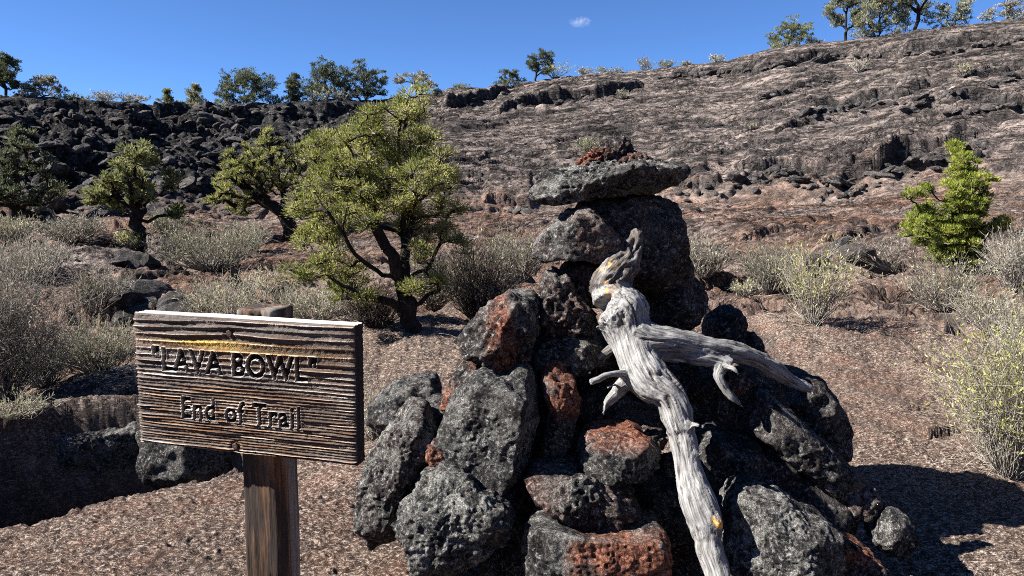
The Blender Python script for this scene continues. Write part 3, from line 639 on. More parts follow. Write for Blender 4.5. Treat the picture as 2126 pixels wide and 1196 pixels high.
rock('lowest sunlit speckled rock at the far right foot', [(1808, 1120), (1812, 1076), (1828, 1054), (1858, 1052), (1886, 1082), (1892, 1120), (1878, 1140), (1836, 1146)], 2.84, .12, .02, .85, 2.6, seed=27, lvl=4)
rock('dark rock with a red edge at the bottom right', [(1712, 1196), (1716, 1126), (1736, 1106), (1772, 1122), (1806, 1146), (1836, 1180), (1850, 1210), (1716, 1212)], 2.66, .16, .12, .2, 3.0, seed=28, redf=lambda V, R: .9 * sst(.15, .4, V[:, 2] / R), facets=4)
rock('dark jagged rock sticking out on the right shoulder', [(1586, 800), (1596, 776), (1650, 772), (1690, 782), (1704, 808), (1728, 850), (1746, 884), (1746, 930), (1700, 936), (1640, 890)], 3.36, .24, .06, .3, 3.0, seed=29, facets=5)
rock('square black rock standing apart behind the right limb', [(1466, 700), (1470, 664), (1490, 644), (1526, 638), (1540, 662), (1544, 704), (1520, 726), (1480, 722)], 3.75, .16, .02, .15, 4.0, seed=30, lvl=4, facets=4)
rock('low black rock right of the square black rock', [(1528, 716), (1536, 694), (1560, 688), (1580, 704), (1576, 726), (1548, 734)], 3.72, .12, .02, .15, 2.8, seed=31, lvl=4)
rock('dark rock bulging right below the big rounded boulder', [(1330, 606), (1372, 580), (1420, 566), (1444, 586), (1452, 624), (1438, 660), (1404, 688), (1350, 690)], 3.5, .26, .06, .25, 2.6, seed=32, facets=5)
rock('small red brown stone under the broken right limb', [(1500, 790), (1508, 766), (1530, 758), (1552, 776), (1554, 804), (1532, 820), (1508, 814)], 2.94, .07, .75, .35, 2.4, seed=33, lvl=4, rough=1.3)
rock('black rock deep behind the tall narrow red topped rock', [(1070, 900), (1100, 850), (1180, 840), (1230, 880), (1240, 960), (1190, 1010), (1100, 1000)], 3.12, .2, .05, .2, 2.8, seed=47, lvl=4)
rock('low dark rough rock on the ground behind the gap beside the sign', [(768, 872), (782, 826), (812, 800), (856, 784), (898, 786), (914, 820), (900, 870), (846, 900), (792, 906)], 4.25, .26, .06, .4, 2.8, seed=48, group='loose rocks on the bowl floor')
LED = 'lava ledge rocks along the dark trench'
rock('big dark ledge rock over the trench at the left edge', [(-90, 915), (-50, 878), (40, 866), (112, 868), (142, 890), (150, 930), (140, 1000), (60, 1030), (-70, 1040)], 4.62, .36, .02, .4, 3.4, seed=61, lvl=6, rough=1.1, facets=3, group=LED, cuts=[(.25, -.9, -.15, .8)])
rock('dark ledge rock over the trench left of the sign', [(132, 884), (150, 858), (214, 848), (292, 846), (340, 864), (356, 920), (330, 972), (240, 998), (160, 990)], 4.70, .36, .02, .5, 3.4, seed=62, lvl=6, rough=1.1, facets=3, group=LED, cuts=[(.2, -.9, -.2, .8)])
rock('dark ledge rock at the trench end behind the sign post', [(318, 880), (372, 858), (448, 866), (500, 904), (516, 956), (480, 990), (390, 1004), (324, 980)], 4.60, .32, .02, .4, 3.2, seed=63, lvl=5, rough=1.1, facets=3, group=LED)
rock('low rounded ledge rock with a sunlit top behind the trench', [(40, 862), (76, 818), (140, 792), (210, 776), (300, 770), (372, 792), (380, 840), (300, 866), (150, 876)], 5.35, .45, .12, .5, 2.6, seed=64, lvl=6, rough=1.2, facets=2, group=LED)
# deep rocks of the heap, mostly in shade
rock('shaded black rock behind the fork of the silver wood', [(1226, 760), (1236, 700), (1300, 676), (1370, 690), (1400, 740), (1380, 800), (1290, 830), (1236, 810)], 3.3, .3, .05, .25, 2.8, seed=34, facets=5)
rock('shaded rock behind the red topped rock and the tall narrow rock', [(1180, 840), (1210, 790), (1290, 800), (1360, 830), (1380, 890), (1330, 930), (1230, 930), (1190, 900)], 3.16, .28, .06, .25, 2.8, seed=35, facets=5)
rock('wide shaded rock beneath the right limb', [(1380, 800), (1420, 730), (1500, 720), (1590, 770), (1640, 850), (1620, 920), (1520, 930), (1420, 890)], 3.3, .3, .05, .22, 2.8, seed=36, facets=5)
rock('shaded rock right of the knee of the silver wood', [(1400, 930), (1440, 880), (1540, 890), (1620, 930), (1650, 1010), (1580, 1060), (1460, 1050), (1410, 1000)], 3.08, .3, .04, .2, 2.8, seed=37, facets=5)
rock('black rock in the gap above the red fronted brick shaped rock', [(1300, 1000), (1340, 960), (1420, 970), (1470, 1040), (1470, 1130), (1400, 1180), (1320, 1130)], 2.96, .24, .04, .2, 2.8, seed=38, facets=5)
rock('black rock deep between the layered rock and the brick shaped rock', [(980, 1150), (1030, 1080), (1090, 1040), (1140, 1070), (1150, 1150), (1110, 1206), (1020, 1210)], 2.9, .24, .04, .2, 2.8, seed=39, facets=5)
rock('black rock filling the shadow left of the crumbly brown rock', [(1040, 1020), (1080, 960), (1150, 950), (1190, 1000), (1170, 1060), (1090, 1070)], 2.98, .2, .05, .2, 2.8, seed=40, lvl=4)
rock('shaded black rock between the wood foot and the pale topped block', [(1370, 1210), (1390, 1120), (1450, 1070), (1530, 1090), (1560, 1160), (1540, 1212)], 2.92, .22, .04, .2, 2.8, seed=41, lvl=4)
rock('shaded rock above the pale topped block', [(1560, 1030), (1600, 960), (1690, 970), (1760, 1040), (1770, 1110), (1690, 1140), (1600, 1100)], 2.98, .2, .06, .2, 2.8, seed=42, lvl=4)
rock('dark rock behind the big grey block and the red left shoulder', [(1000, 780), (1060, 740), (1130, 740), (1180, 780), (1180, 870), (1100, 900), (1020, 860)], 3.2, .26, .06, .2, 2.8, seed=43, lvl=4)
rock('dark rock half hidden behind the ragged left block', [(838, 900), (856, 850), (900, 826), (950, 830), (960, 900), (930, 960), (868, 950)], 3.1, .18, .04, .35, 2.8, seed=44, lvl=4)

# ------------------------------------------------------------------ silver dead wood leaning on the cairn
LIMBS = [  # name, list of (u, v, Y, radius px)
    ('trunk', [(1262, 632, 2.93, 44), (1288, 650, 2.92, 62), (1304, 700, 2.88, 45), (1324, 748, 2.82, 42), (1352, 790, 2.76, 47), (1386, 818, 2.72, 37), (1408, 870, 2.68, 34), (1421, 930, 2.64, 30), (1432, 985, 2.60, 31), (1450, 1040, 2.55, 41), (1464, 1080, 2.53, 40), (1470, 1130, 2.50, 32), (1486, 1180, 2.46, 30), (1504, 1250, 2.40, 29), (1520, 1330, 2.34, 28)]),
    ('broken_top', [(1270, 628, 2.94, 40), (1268, 596, 2.98, 42), (1282, 565, 3.0, 36), (1304, 535, 3.03, 25), (1318, 505, 3.06, 17), (1326, 478, 3.08, 11)]),
    ('limb', [(1316, 690, 2.88, 46), (1352, 704, 2.86, 38), (1400, 710, 2.86, 32), (1456, 720, 2.88, 27), (1510, 730, 2.90, 23), (1560, 742, 2.93, 22), (1602, 764, 2.96, 20), (1640, 790, 2.98, 16), (1684, 808, 3.0, 10)]),
    ('broken_limb', [(1350, 716, 2.86, 30), (1400, 732, 2.86, 23), (1450, 742, 2.86, 20), (1490, 748, 2.86, 20), (1514, 762, 2.85, 20)]),
    ('hanging_stub', [(1500, 752, 2.85, 14), (1490, 778, 2.83, 13), (1500, 800, 2.82, 12), (1520, 822, 2.81, 9), (1542, 844, 2.80, 2.5)]),
    ('twig', [(1308, 778, 2.78, 15), (1290, 776, 2.74, 11), (1262, 778, 2.70, 9), (1242, 786, 2.68, 8), (1224, 794, 2.66, 6)]),
    ('side_limb', [(1318, 786, 2.80, 26), (1296, 796, 2.78, 19), (1280, 816, 2.76, 15), (1262, 838, 2.76, 12), (1252, 862, 2.76, 4)]),
    ('rear_stub', [(1282, 716, 2.94, 16), (1262, 728, 2.94, 12), (1232, 752, 2.94, 11)]),
    ('knot', [(1424, 888, 2.66, 17), (1440, 882, 2.60, 8), (1452, 884, 2.57, 5)]),
    ('knot', [(1440, 946, 2.62, 12), (1458, 941, 2.58, 4)]),
    ('twig', [(1300, 800, 2.76, 12), (1286, 806, 2.73, 9), (1276, 800, 2.71, 7), (1262, 806, 2.70, 4)]),
    ('twig', [(1500, 760, 2.84, 12), (1520, 766, 2.80, 9), (1534, 778, 2.78, 5)]),
    ('twig', [(1460, 724, 2.94, 14), (1462, 706, 2.92, 6), (1458, 694, 2.91, 3)]),
    ('knot', [(1310, 655, 2.9, 24), (1298, 640, 2.85, 12)]),
    ('split_stub', [(1452, 1040, 2.56, 30), (1470, 1062, 2.51, 23), (1488, 1084, 2.48, 15), (1502, 1098, 2.465, 5)]),
]
def resample(P, R, n):
    P = np.array(P); R = np.array(R, float)
    t = np.arange(len(P)); tt = np.linspace(0, len(P) - 1, n)
    def cr(a):
        a = np.asarray(a, float); i = np.clip(np.floor(tt).astype(int), 0, len(P) - 2); f = (tt - i)
        if a.ndim > 1: f = f[:, None]
        p0 = a[np.maximum(i - 1, 0)]; p1 = a[i]; p2 = a[i + 1]; p3 = a[np.minimum(i + 2, len(P) - 1)]
        return .5 * ((2 * p1) + (p2 - p0) * f + (2 * p0 - 5 * p1 + 4 * p2 - p3) * f ** 2 + (3 * p1 - p0 - 3 * p2 + p3) * f ** 3)
    return cr(P), np.maximum(cr(R), .002)
def build_wood():
    gj = Geo(); sk = []
    for li, (nm, pts) in enumerate(LIMBS):
        a = np.array(pts, float); P = at_y(a[:, 0], a[:, 1], a[:, 2]); R = a[:, 3] * a[:, 2] / FPX * 1.0
        n = max(6, len(pts) * 7); P, R = resample(P, R, n); sk.append((P, R))
        V, F = tubes(P[None], R[None], 16); gj.add(V, F)
        # closed ends
        b0 = gj.n - len(V); gj.add(np.array([P[0], P[-1]]), np.zeros((0, 3), int)); e0, e1 = gj.n - 2, gj.n - 1
        j = np.arange(16); gj.F.append(np.stack([np.full(16, e0), b0 + (j + 1) % 16, b0 + j], 1)); k = b0 + (n - 1) * 16
        gj.F.append(np.stack([np.full(16, e1), k + j, k + (j + 1) % 16], 1))
    V, F = gj.get(); F = [f for f in F if len(f)]
    me = mesh_np('wood_source', V, F); o = obj('wood_source', me); md = o.modifiers.new('r', 'REMESH'); md.mode = 'VOXEL'; md.voxel_size = .0055
    dg = bpy.context.evaluated_depsgraph_get(); ev = o.evaluated_get(dg); m2 = ev.to_mesh()
    n = len(m2.vertices); V = np.zeros(n * 3); m2.vertices.foreach_get('co', V); V = V.reshape(-1, 3)
    F = np.array([p.vertices[:] for p in m2.polygons if len(p.vertices) == 4]); ev.to_mesh_clear(); bpy.data.objects.remove(o)
    E = np.unique(np.sort(np.concatenate([F[:, [0, 1]], F[:, [1, 2]], F[:, [2, 3]], F[:, [3, 0]]]), 1), axis=0)
    for _ in range(5):
        S = np.zeros_like(V); c = np.zeros(n)
        for a, b in ((0, 1), (1, 0)): np.add.at(S, E[:, a], V[E[:, b]]); np.add.at(c, E[:, a], 1)
        V = V * .4 + .6 * S / c[:, None]
    # nearest limb and its own axes
    best = np.full(n, 1e9); lid = np.zeros(n, int); G = np.zeros((n, 3)); out = np.zeros((n, 3))
    for li, (P, R) in enumerate(sk):
        d = np.linalg.norm(V[:, None] - P[None], axis=2); sc = d - R[None] ; k = sc.argmin(1); v = sc[np.arange(n), k] + (.006 if LIMBS[li][0] not in ('trunk',) else 0)
        m = v < best; best = np.where(m, v, best); lid[m] = li
        L = np.concatenate([[0], np.cumsum(np.linalg.norm(np.diff(P, axis=0), axis=1))])
        T = np.gradient(P, axis=0); T /= np.linalg.norm(T, axis=1, keepdims=True)
        ref = np.array([0.2, .9, 0.1]); A = np.cross(T, ref); A /= np.linalg.norm(A, axis=1, keepdims=True); B = np.cross(T, A)
        w = V - P[k]; along = L[k] + (w * T[k]).sum(1)
        g3 = np.stack([along, (w * A[k]).sum(1), (w * B[k]).sum(1)], 1); G[m] = g3[m] + li * 3.7
        ww = w / (np.linalg.norm(w, axis=1, keepdims=True) + 1e-9); out[m] = ww[m]
    gr = G * np.array([5.5, 85, 85]); tw = G.copy()
    disp = -.0022 * np.abs(pn3(gr, 3)) * 2 - .0016 * np.abs(pn3(gr * 2.1, 4)) * 2 + .008 * pn3(G * np.array([9, 16, 16]), 5) + .004 * pn3(G * np.array([22, 40, 40]), 12) + .006 * pn3(G * np.array([4, 8, 8]), 6)
    crack = sst(.13, .02, np.abs(pn3(G * np.array([2.6, 20, 20]), 8) + .15 * pn3(G * np.array([14, 40, 40]), 13))) * sst(-.1, .2, pn3(G * 5, 9)); disp -= .008 * crack
    bt = np.isin(lid, [1]); disp += bt * (.012 * (1 - 2 * np.abs(pn3(G * np.array([12, 40, 40]), 11))))
    V = V + out * disp[:, None]
    Nrm = np.zeros((n, 3)); fn = np.cross(V[F[:, 2]] - V[F[:, 0]], V[F[:, 3]] - V[F[:, 1]])
    for k in range(4): np.add.at(Nrm, F[:, k], fn)
    Nrm /= np.linalg.norm(Nrm, axis=1, keepdims=True) + 1e-12
    # break colour: fresh yellow wood on the split, brown on the broken top
    tip = sk[14][0]; d = np.linalg.norm(V - (tip[-1] * .55 + tip[len(tip) // 2] * .45), axis=1)
    nn = pn3(V * 60, 2)
    sp_d = Nrm @ np.array([.25, -.75, -.6])
    fresh = sst(.062, .045, d + .012 * nn) * sst(.35, .6, sp_d) * (lid == 14)
    topc = at_y(1262, 600, 2.9); fresh = np.maximum(fresh, .8 * sst(.05, .02, np.linalg.norm(V - topc, axis=1)) * sst(.0, .3, nn)); topd = at_y(1262, 558, 2.95); fresh = np.maximum(fresh, .7 * sst(.05, .02, np.linalg.norm(V - topd, axis=1)) * sst(.0, .3, nn))
    dark = np.where(bt, .95, 0.0) * sst(-.5, .0, pn3(V * 14, 5) + .2); dark = np.maximum(dark, np.where(np.isin(lid, [7]), .7, 0))
    dark = np.maximum(dark, crack * .8)
    m, nt, b = mat_new('silver_dead_wood'); N = NT(nt); ga = N.attr('grain', True)
    gs = N.scale(ga, (.07, 1, 1)); n1 = N.noise(gs, 130, 5, .65, .4); n2 = N.noise(N.scale(ga, (.12, 1, 1)), 42, 4, .6, .6)
    c = N.ramp(n1, [(.34, (.045, .043, .041)), (.44, (.135, .131, .127)), (.56, (.235, .23, .224)), (.72, (.36, .355, .345))])
    c = N.mix(N.mapr(n2, .36, .24, 0, .85), c, (.09, .085, .08))
    c = N.mix(N.mapr(N.noise(ga, 16, 4, .6), .55, .7, 0, .4), c, (.30, .28, .26))
    dk = N.ramp(n1, [(.32, (.012, .010, .009)), (.5, (.055, .045, .038)), (.72, (.20, .175, .155))])
    c = N.mix(N.attr('dark'), c, dk)
    yl = N.ramp(N.noise(gs, 60, 4, .6), [(.3, (.42, .16, .03)), (.5, (.68, .36, .08)), (.7, (.80, .56, .22))])
    c = N.mix(N.attr('fresh'), c, yl)
    finish(b, nt, c, .8, N.bump(n1, .0045, 1.0), .25)
    root = empty('dead_branch', (*at_y(1510, 1290, 2.37)[:2], 0.0), 'bleached silver dead branch with forked limbs leaning on the cairn', 'branch')
    inv = np.array(root.location)
    fl = np.sort(lid[F], axis=1)[:, 1]
    names = [l[0] for l in LIMBS]
    for li in range(len(LIMBS)):
        f = F[fl == li]
        if not len(f): continue
        u, idx = np.unique(f, return_inverse=True)
        me = mesh_np(names[li], V[u] - inv, idx.reshape(-1, 4), m, True, dict(grain=G[u], fresh=fresh[u], dark=dark[u]))
        me.normals_split_custom_set_from_vertices([tuple(q) for q in Nrm[u]])
        ob = obj(names[li], me, root)
        if li == 1: ob['label'] = 'dark weathered broken top of the branch'
        if li == 14: ob['label'] = 'stub split open to fresh yellow wood'
    root.location = inv
build_wood()

# ------------------------------------------------------------------ the wooden sign
def text_mask(body, size, ox, oz, XS, ZS, bold, xs=.88):
    """rasterise the built-in font on the board grid, one mask per character"""
    masks = []; prev = np.zeros((len(ZS), len(XS)), bool)
    cu = bpy.data.curves.new('t', 'FONT'); cu.size = size; cu.align_x = 'LEFT'; cu.offset = bold; cu.resolution_u = 4; cu.space_character = 1.12; cu.space_word = 1.0
    o = bpy.data.objects.new('t', cu); C.objects.link(o)
    cu.body = body; bpy.context.view_layer.update(); wtot = o.dimensions[0]
    for k in range(len(body)):
        if body[k] == ' ': masks.append(prev & False); continue
        cu.body = body[:k + 1]; dg = bpy.context.evaluated_depsgraph_get(); ev = o.evaluated_get(dg); me = ev.to_mesh(); me.calc_loop_triangles()
        m = np.zeros_like(prev)
        for t in me.loop_triangles:
            q = np.array([me.vertices[i].co[:2] for i in t.vertices]); q[:, 0] = (q[:, 0] - wtot / 2) * xs + ox; q[:, 1] += oz
            i0, i1 = np.searchsorted(XS, [q[:, 0].min(), q[:, 0].max()]); j0, j1 = np.searchsorted(ZS, [q[:, 1].min(), q[:, 1].max()])
            if i1 <= i0 or j1 <= j0: continue
            X, Z = np.meshgrid(XS[i0:i1], ZS[j0:j1]); a, b, c = q
            e = lambda p, r: (r[0] - p[0]) * (Z - p[1]) - (r[1] - p[1]) * (X - p[0])
            s1, s2, s3 = e(a, b), e(b, c), e(c, a)
            m[j0:j1, i0:i1] |= ((s1 >= 0) & (s2 >= 0) & (s3 >= 0)) | ((s1 <= 0) & (s2 <= 0) & (s3 <= 0))
        ev.to_mesh_clear(); masks.append(m & ~prev); prev = prev | m
    bpy.data.objects.remove(o); return masks
def build_sign():
    TL = at_y(277, 650, 1.61); TRr = at_y(738, 678, 1.48); BL = at_y(291, 919, 1.61); BR = at_y(738, 968, 1.48)
    a = (TRr + BR - TL - BL) / 2; Wd = np.linalg.norm(a); a /= Wd; up = (TL + TRr - BL - BR) / 2; Hh = np.linalg.norm(up)
    n = np.cross(a, up); n /= np.linalg.norm(n); n = n if n[1] < 0 else -n; up = np.cross(n, a); up = up if up[2] > 0 else -up
    cen = (TL + TRr + BL + BR) / 4; TK = .040
    foot = np.array([cen[0], cen[1], 0.0]); foot[2] = terrain(cen[:1], cen[1:2])[0]
    root = empty('trail_sign', foot, 'weathered wooden trail sign board with carved lettering on a square post', 'sign')
    wpt = lambda X, Y, Z: cen + X[..., None] * a + Z[..., None] * up + Y[..., None] * n - foot      # Y towards the viewer
    nu, nv = 460, 264
    XS = np.linspace(-Wd / 2, Wd / 2, nu); ZS = np.linspace(-Hh / 2, Hh / 2, nv); X, Z = np.meshgrid(XS, ZS)
    v = (Z + Hh / 2) / Hh; u = (X + Wd / 2) / Wd
    vv = np.linspace(0, 1, 400); fr = np.interp(vv, [0, .42, .62, .8, 1], [50, 44, 24, 17, 22]); ph = np.concatenate([[0], np.cumsum((fr[1:] + fr[:-1]) / 2 * np.diff(vv))])
    vw = v + .0035 * pn2(u * 1.6, v * 4, 61) + .001 * pn2(u * 9, v * 16, 62) - .035 * (u - .45) * sst(.55, .9, v) - .018 * np.exp(-((u - .47) / .16) ** 2 - ((v - .90) / .10) ** 2)
    phs = np.interp(vw, vv, ph) ; f = phs - np.floor(phs)
    amp = .55 + .8 * (PERM[np.floor(phs).astype(int) & 255] / 255.0); amp *= np.clip(.8 + .7 * pn2(u * 6, phs * .9, 63), .15, 1.5)
    ridge = (1 - np.abs(2 * f - 1)) ** 1.8
    hgt = .0058 * ridge * amp + .0007 * pn2(u * 260, v * 330, 64) + .0010 * pn2(u * 60, phs * 2, 65)
    edge = np.minimum(np.minimum(X + Wd / 2, Wd / 2 - X), np.minimum(Z + Hh / 2, Hh / 2 - Z)); hgt -= .004 * np.exp(-edge / .004)
    L1 = text_mask('"LAVA BOWL"', .070, -.020, .026, XS, ZS, .0028, .83)
    L2 = text_mask('End of Trail', .0660, -.008, -.078, XS, ZS, .0020, .83)
    allm = np.zeros_like(X, bool)
    for m in L1 + L2: allm |= m
    # wall softening: letters 6 mm deep with worn raised rims
    sm = allm.astype(float)
    blur = sm.copy()
    for _ in range(2): blur = (np.roll(blur, 1, 0) + np.roll(blur, -1, 0) + np.roll(blur, 1, 1) + np.roll(blur, -1, 1) + blur) / 5
    wide = sm.copy()
    for _ in range(14): wide = (np.roll(wide, 1, 0) + np.roll(wide, -1, 0) + np.roll(wide, 1, 1) + np.roll(wide, -1, 1) + wide) / 5
    rim = sst(.05, .35, wide) * (1 - allm)
    hgt = np.where(allm, hgt * .25, hgt * (1 - .3 * rim) + .0026 * rim) - .010 * sst(.3, .8, blur)
    bo = [(.455, .895), (.463, .055)]
    for bu, bv in bo: hgt -= .004 * sst(.016, .010, np.hypot(X - (bu - .5) * Wd, Z - (bv - .5) * Hh))
    g_ = lambda cu_, cv_, su, sv: np.exp(-((u - cu_) / su) ** 2 - ((v - cv_) / sv) ** 2)
    org = np.clip(.5 + 1.2 * g_(.55, .80, .42, .055) + .9 * g_(.72, .70, .25, .08) + .75 * g_(.5, .42, .42, .08) + .85 * g_(.55, .17, .45, .15) + .6 * g_(.3, .3, .2, .1) + .25 * pn2(u * 5, v * 26, 66), 0, 1)
    org = org * (1 - .85 * rim)
    yel = np.clip(1.1 * g_(.36, .81, .20, .035) + .5 * g_(.6, .78, .25, .03), 0, 1)
    stain_shade = np.clip(1.05 + .45 * pn2(u * 2.2, phs * .55, 67) + .25 * (1 - ridge) - 1.05 * sst(.66, .95, ridge) * np.clip(.70 + 1.1 * pn2(u * 2.4, phs * .8, 68), .0, 1.1) - .75 * rim - .5 * yel - .25 * sst(.25, .0, u) * sst(.4, .8, v), 0, 1)  # old dark stain plus shade painted into the grooves; ridge crests left bare
    V = wpt(X.ravel(), hgt.ravel(), Z.ravel())
    cv = np.stack([u.ravel() * Wd, v.ravel() * Hh, phs.ravel()], 1)
    i, j = np.meshgrid(np.arange(nv - 1), np.arange(nu - 1), indexing='ij'); q = i * nu + j
    F = np.stack([q, q + 1, q + nu + 1, q + nu], -1).reshape(-1, 4)
    fm = (allm[:-1, :-1].astype(int) + allm[1:, :-1] + allm[:-1, 1:] + allm[1:, 1:]).ravel() >= 3
    # skirt: rim loop pushed back through the board's thickness, then a back face
    loop = np.concatenate([np.arange(nu), np.arange(1, nv) * nu + nu - 1, (nv - 1) * nu + np.arange(nu - 2, -1, -1), np.arange(nv - 2, 0, -1) * nu])
    LX, LZ, LH = X.ravel()[loop], Z.ravel()[loop], hgt.ravel()[loop]; K = 9; nl = len(loop); rings = []
    onx = (np.abs(LZ) > Hh / 2 - 1e-6)
    for k in range(1, K + 1):
        t = k / K; y = LH * (1 - t) - TK * t
        ins = .0012 * pn2(LX * 9 + 7, np.full(nl, t * 9.), 71) + .0018 * (1 - 2 * np.abs(pn2(LX * 3, np.full(nl, t * 5. + 3), 72))) * onx + .0016 * pn2(LZ * 240, np.full(nl, t * 2.), 73) * (~onx)
        rings.append(wpt(LX + np.sign(LX) * ins * (~onx), y, LZ + np.sign(LZ) * ins * onx))
    V2 = np.concatenate([V] + rings); n0 = len(V); Fk = []
    for k in range(K):
        A_ = loop if k == 0 else n0 + (k - 1) * nl + np.arange(nl); B_ = n0 + k * nl + np.arange(nl)
        Fk.append(np.stack([A_, np.roll(A_, -1), np.roll(B_, -1), B_], 1)[:, ::-1])
    last = n0 + (K - 1) * nl
    V2 = np.concatenate([V2, wpt(np.zeros(1), np.array([-TK]), np.zeros(1))]); cb = len(V2) - 1
    bk = np.stack([np.full(nl, cb), last + np.arange(nl), last + np.roll(np.arange(nl), -1)], 1)
    lcv = np.stack([LX + Wd / 2, LZ + Hh / 2, LX * 0], 1)
    cv2 = np.concatenate([cv] + [lcv + np.array([0, .004 * k, k * .7]) for k in range(1, K + 1)] + [[[0, 0, 0]]])
    ex = lambda arr, val: np.concatenate([arr.ravel(), np.full(len(V2) - n0, val)])
    m, nt, b = mat_new('weathered_sign_wood'); N = NT(nt); co = N.attr('wood', True)
    st = N.scale(co, (7, 260, 1.0)); n1 = N.noise(st, 1.0, 5, .7, .3); n2 = N.noise(N.scale(co, (24, 900, 0)), 1.0, 3, .6)
    silver = N.ramp(n1, [(.30, (.10, .094, .09)), (.46, (.40, .385, .37)), (.62, (.78, .76, .73))])
    brown = N.ramp(n1, [(.3, (.035, .011, .003)), (.48, (.30, .125, .034)), (.66, (.70, .40, .15))])
    c = N.mix(N.math('MULTIPLY', N.attr('orange'), N.mapr(n1, .62, .42, .45, 1.0)), silver, brown)
    c = N.mix(N.attr('yellow'), c, N.ramp(n1, [(.3, (.36, .17, .03)), (.55, (.66, .42, .09)), (.75, (.80, .60, .24))]))
    c = N.mix(N.math('MULTIPLY', N.attr('stain_shade'), N.mapr(n2, .30, .62, 1.0, .80), True), c, (.018, .013, .011))
    finish(b, nt, c, .8, N.bump(n2, .0012, .8), .25)
    bd = mesh_np('board', V2, [np.concatenate([F[~fm]] + Fk), bk], m, False, dict(wood=cv2, orange=ex(org, .05), yellow=ex(yel, 0.0), stain_shade=np.concatenate([stain_shade.ravel()] + [np.where(onx, .08, 2.2)] * K + [[.9]])))  # board ends painted near black for their shade; top and bottom stay pale
    board = obj('board', bd, root); board['label'] = 'grooved weathered board with silver, orange and black grain'
    ml, nt, b = mat_new('charred_lettering'); N = NT(nt); finish(b, nt, N.ramp(N.noise(N.objco(), 160, 4, .6), [(.35, (.006, .005, .005)), (.7, (.035, .026, .02))]), .9, None, .1)
    for txt, ms in (('"LAVA BOWL"', L1), ('End of Trail', L2)):
        for k, mk in enumerate(ms):
            if not mk.any(): continue
            fk = (mk[:-1, :-1].astype(int) + mk[1:, :-1] + mk[:-1, 1:] + mk[1:, 1:]).ravel() >= 3
            f = F[fk & fm]
            if not len(f): continue
            uq, idx = np.unique(f, return_inverse=True)
            obj('letter', mesh_np('letter', V[uq], idx.reshape(-1, 4), ml, True), board)
    # lag bolts with washers
    mb, nt, b = mat_new('rusty_bolt'); N = NT(nt); rn = N.noise(N.objco(), 300, 4, .6)
    finish(b, nt, N.ramp(rn, [(.35, (.018, .012, .010)), (.6, (.09, .045, .028)), (.8, (.2, .12, .08))]), .6, N.bump(rn, .001), .5); b.inputs['Metallic'].default_value = .4
    for bu, bv in bo:
        gb = Geo(); bx, bz = (bu - .5) * Wd, (bv - .5) * Hh
        def disc(r0, y0, y1, m_, bev, rot=.3):
            rr = [(r0, y0), (r0, y1 - bev), (r0 - bev, y1), (1e-4, y1 + bev * .3)]; ang = np.arange(m_) * 2 * np.pi / m_ + rot
            vs_ = np.concatenate([wpt(bx + r_ * np.cos(ang), np.full(m_, y_), bz + r_ * np.sin(ang)) for r_, y_ in rr])
            i_, j_ = np.meshgrid(np.arange(3), np.arange(m_), indexing='ij'); a_ = i_ * m_ + j_; b_ = i_ * m_ + (j_ + 1) % m_
            gb.add(vs_, np.stack([a_, b_, b_ + m_, a_ + m_], -1).reshape(-1, 4))
        disc(.0125, -.006, -.0012, 20, .0006); disc(.0075, -.003, .0052, 6, .001)
        Vb, Fb = gb.get(); obj('bolt', mesh_np('bolt', Vb, Fb, mb, False), root)
    # post
    def board_s(uu, vv_, off):
        d = ray(uu, vv_); P0 = np.array([0, 0, CAMH]); t = ((cen - n * off - P0) @ n) / (d @ n); return (P0 + d * t - cen) @ a
    s0, s1 = board_s(499, 955, TK + .001), board_s(575, 955, TK + .001); pw = s1 - s0
    pm = 72; ptop = Hh / 2 + .014; zz = np.concatenate([[-(cen[2] - foot[2]) / up[2] - .05], np.linspace(-1.0, ptop - .004, 190), [ptop]])
    tt = np.arange(pm) / pm * 4; side = np.floor(tt).astype(int); fr_ = tt - side
    cx_ = np.select([side == 0, side == 1, side == 2, side == 3], [fr_, np.ones(pm), 1 - fr_, np.zeros(pm)]) - .5
    cy_ = np.select([side == 0, side == 1, side == 2, side == 3], [np.zeros(pm), fr_, np.ones(pm), 1 - fr_]) - .5
    rad = np.hypot(cx_, cy_); rd = np.minimum(1, .66 / rad)
    TT, ZZ = np.meshgrid(tt, zz); cxx = (cx_ * rd)[None] + 0 * ZZ; cyy = (cy_ * rd)[None] + 0 * ZZ
    ds = -.0022 * np.abs(pn2(TT * 9, ZZ * 3, 81)) * 2 - .005 * sst(.10, 0, np.abs(pn2(TT * 2.6, ZZ * 1.6, 82))) * sst(-.1, .2, pn2(TT * 3, ZZ * 4, 83)); ds[-1] -= .003
    PX = (s0 + s1) / 2 + cxx * (pw + 2 * ds); PY = -(TK + .0015) - pw / 2 - cyy * -1 * 0 - (cyy) * (pw + 2 * ds)
    Vp = wpt(PX.ravel(), PY.ravel(), ZZ.ravel()); nz = len(zz)
    i, j = np.meshgrid(np.arange(nz - 1), np.arange(pm), indexing='ij'); A_ = i * pm + j; B_ = i * pm + (j + 1) % pm
    Fp = np.stack([A_, B_, B_ + pm, A_ + pm], -1).reshape(-1, 4)[:, ::-1]
    caps = []; base = (nz - 1) * pm; xtra = []
    for k, sc in enumerate((.75, .5, .25, .02)):
        x_ = (s0 + s1) / 2 + (cx_ * rd) * pw * sc; y_ = -(TK + .0015) - pw / 2 - cy_ * rd * pw * sc
        xtra.append(wpt(x_, y_, np.full(pm, ptop) + .002 * pn2(x_ * 90, y_ * 90, 84))); nb = len(Vp) + k * pm; j = np.arange(pm)
        caps.append(np.stack([base + j, base + (j + 1) % pm, nb + (j + 1) % pm, nb + j], 1)[:, ::-1]); base = nb
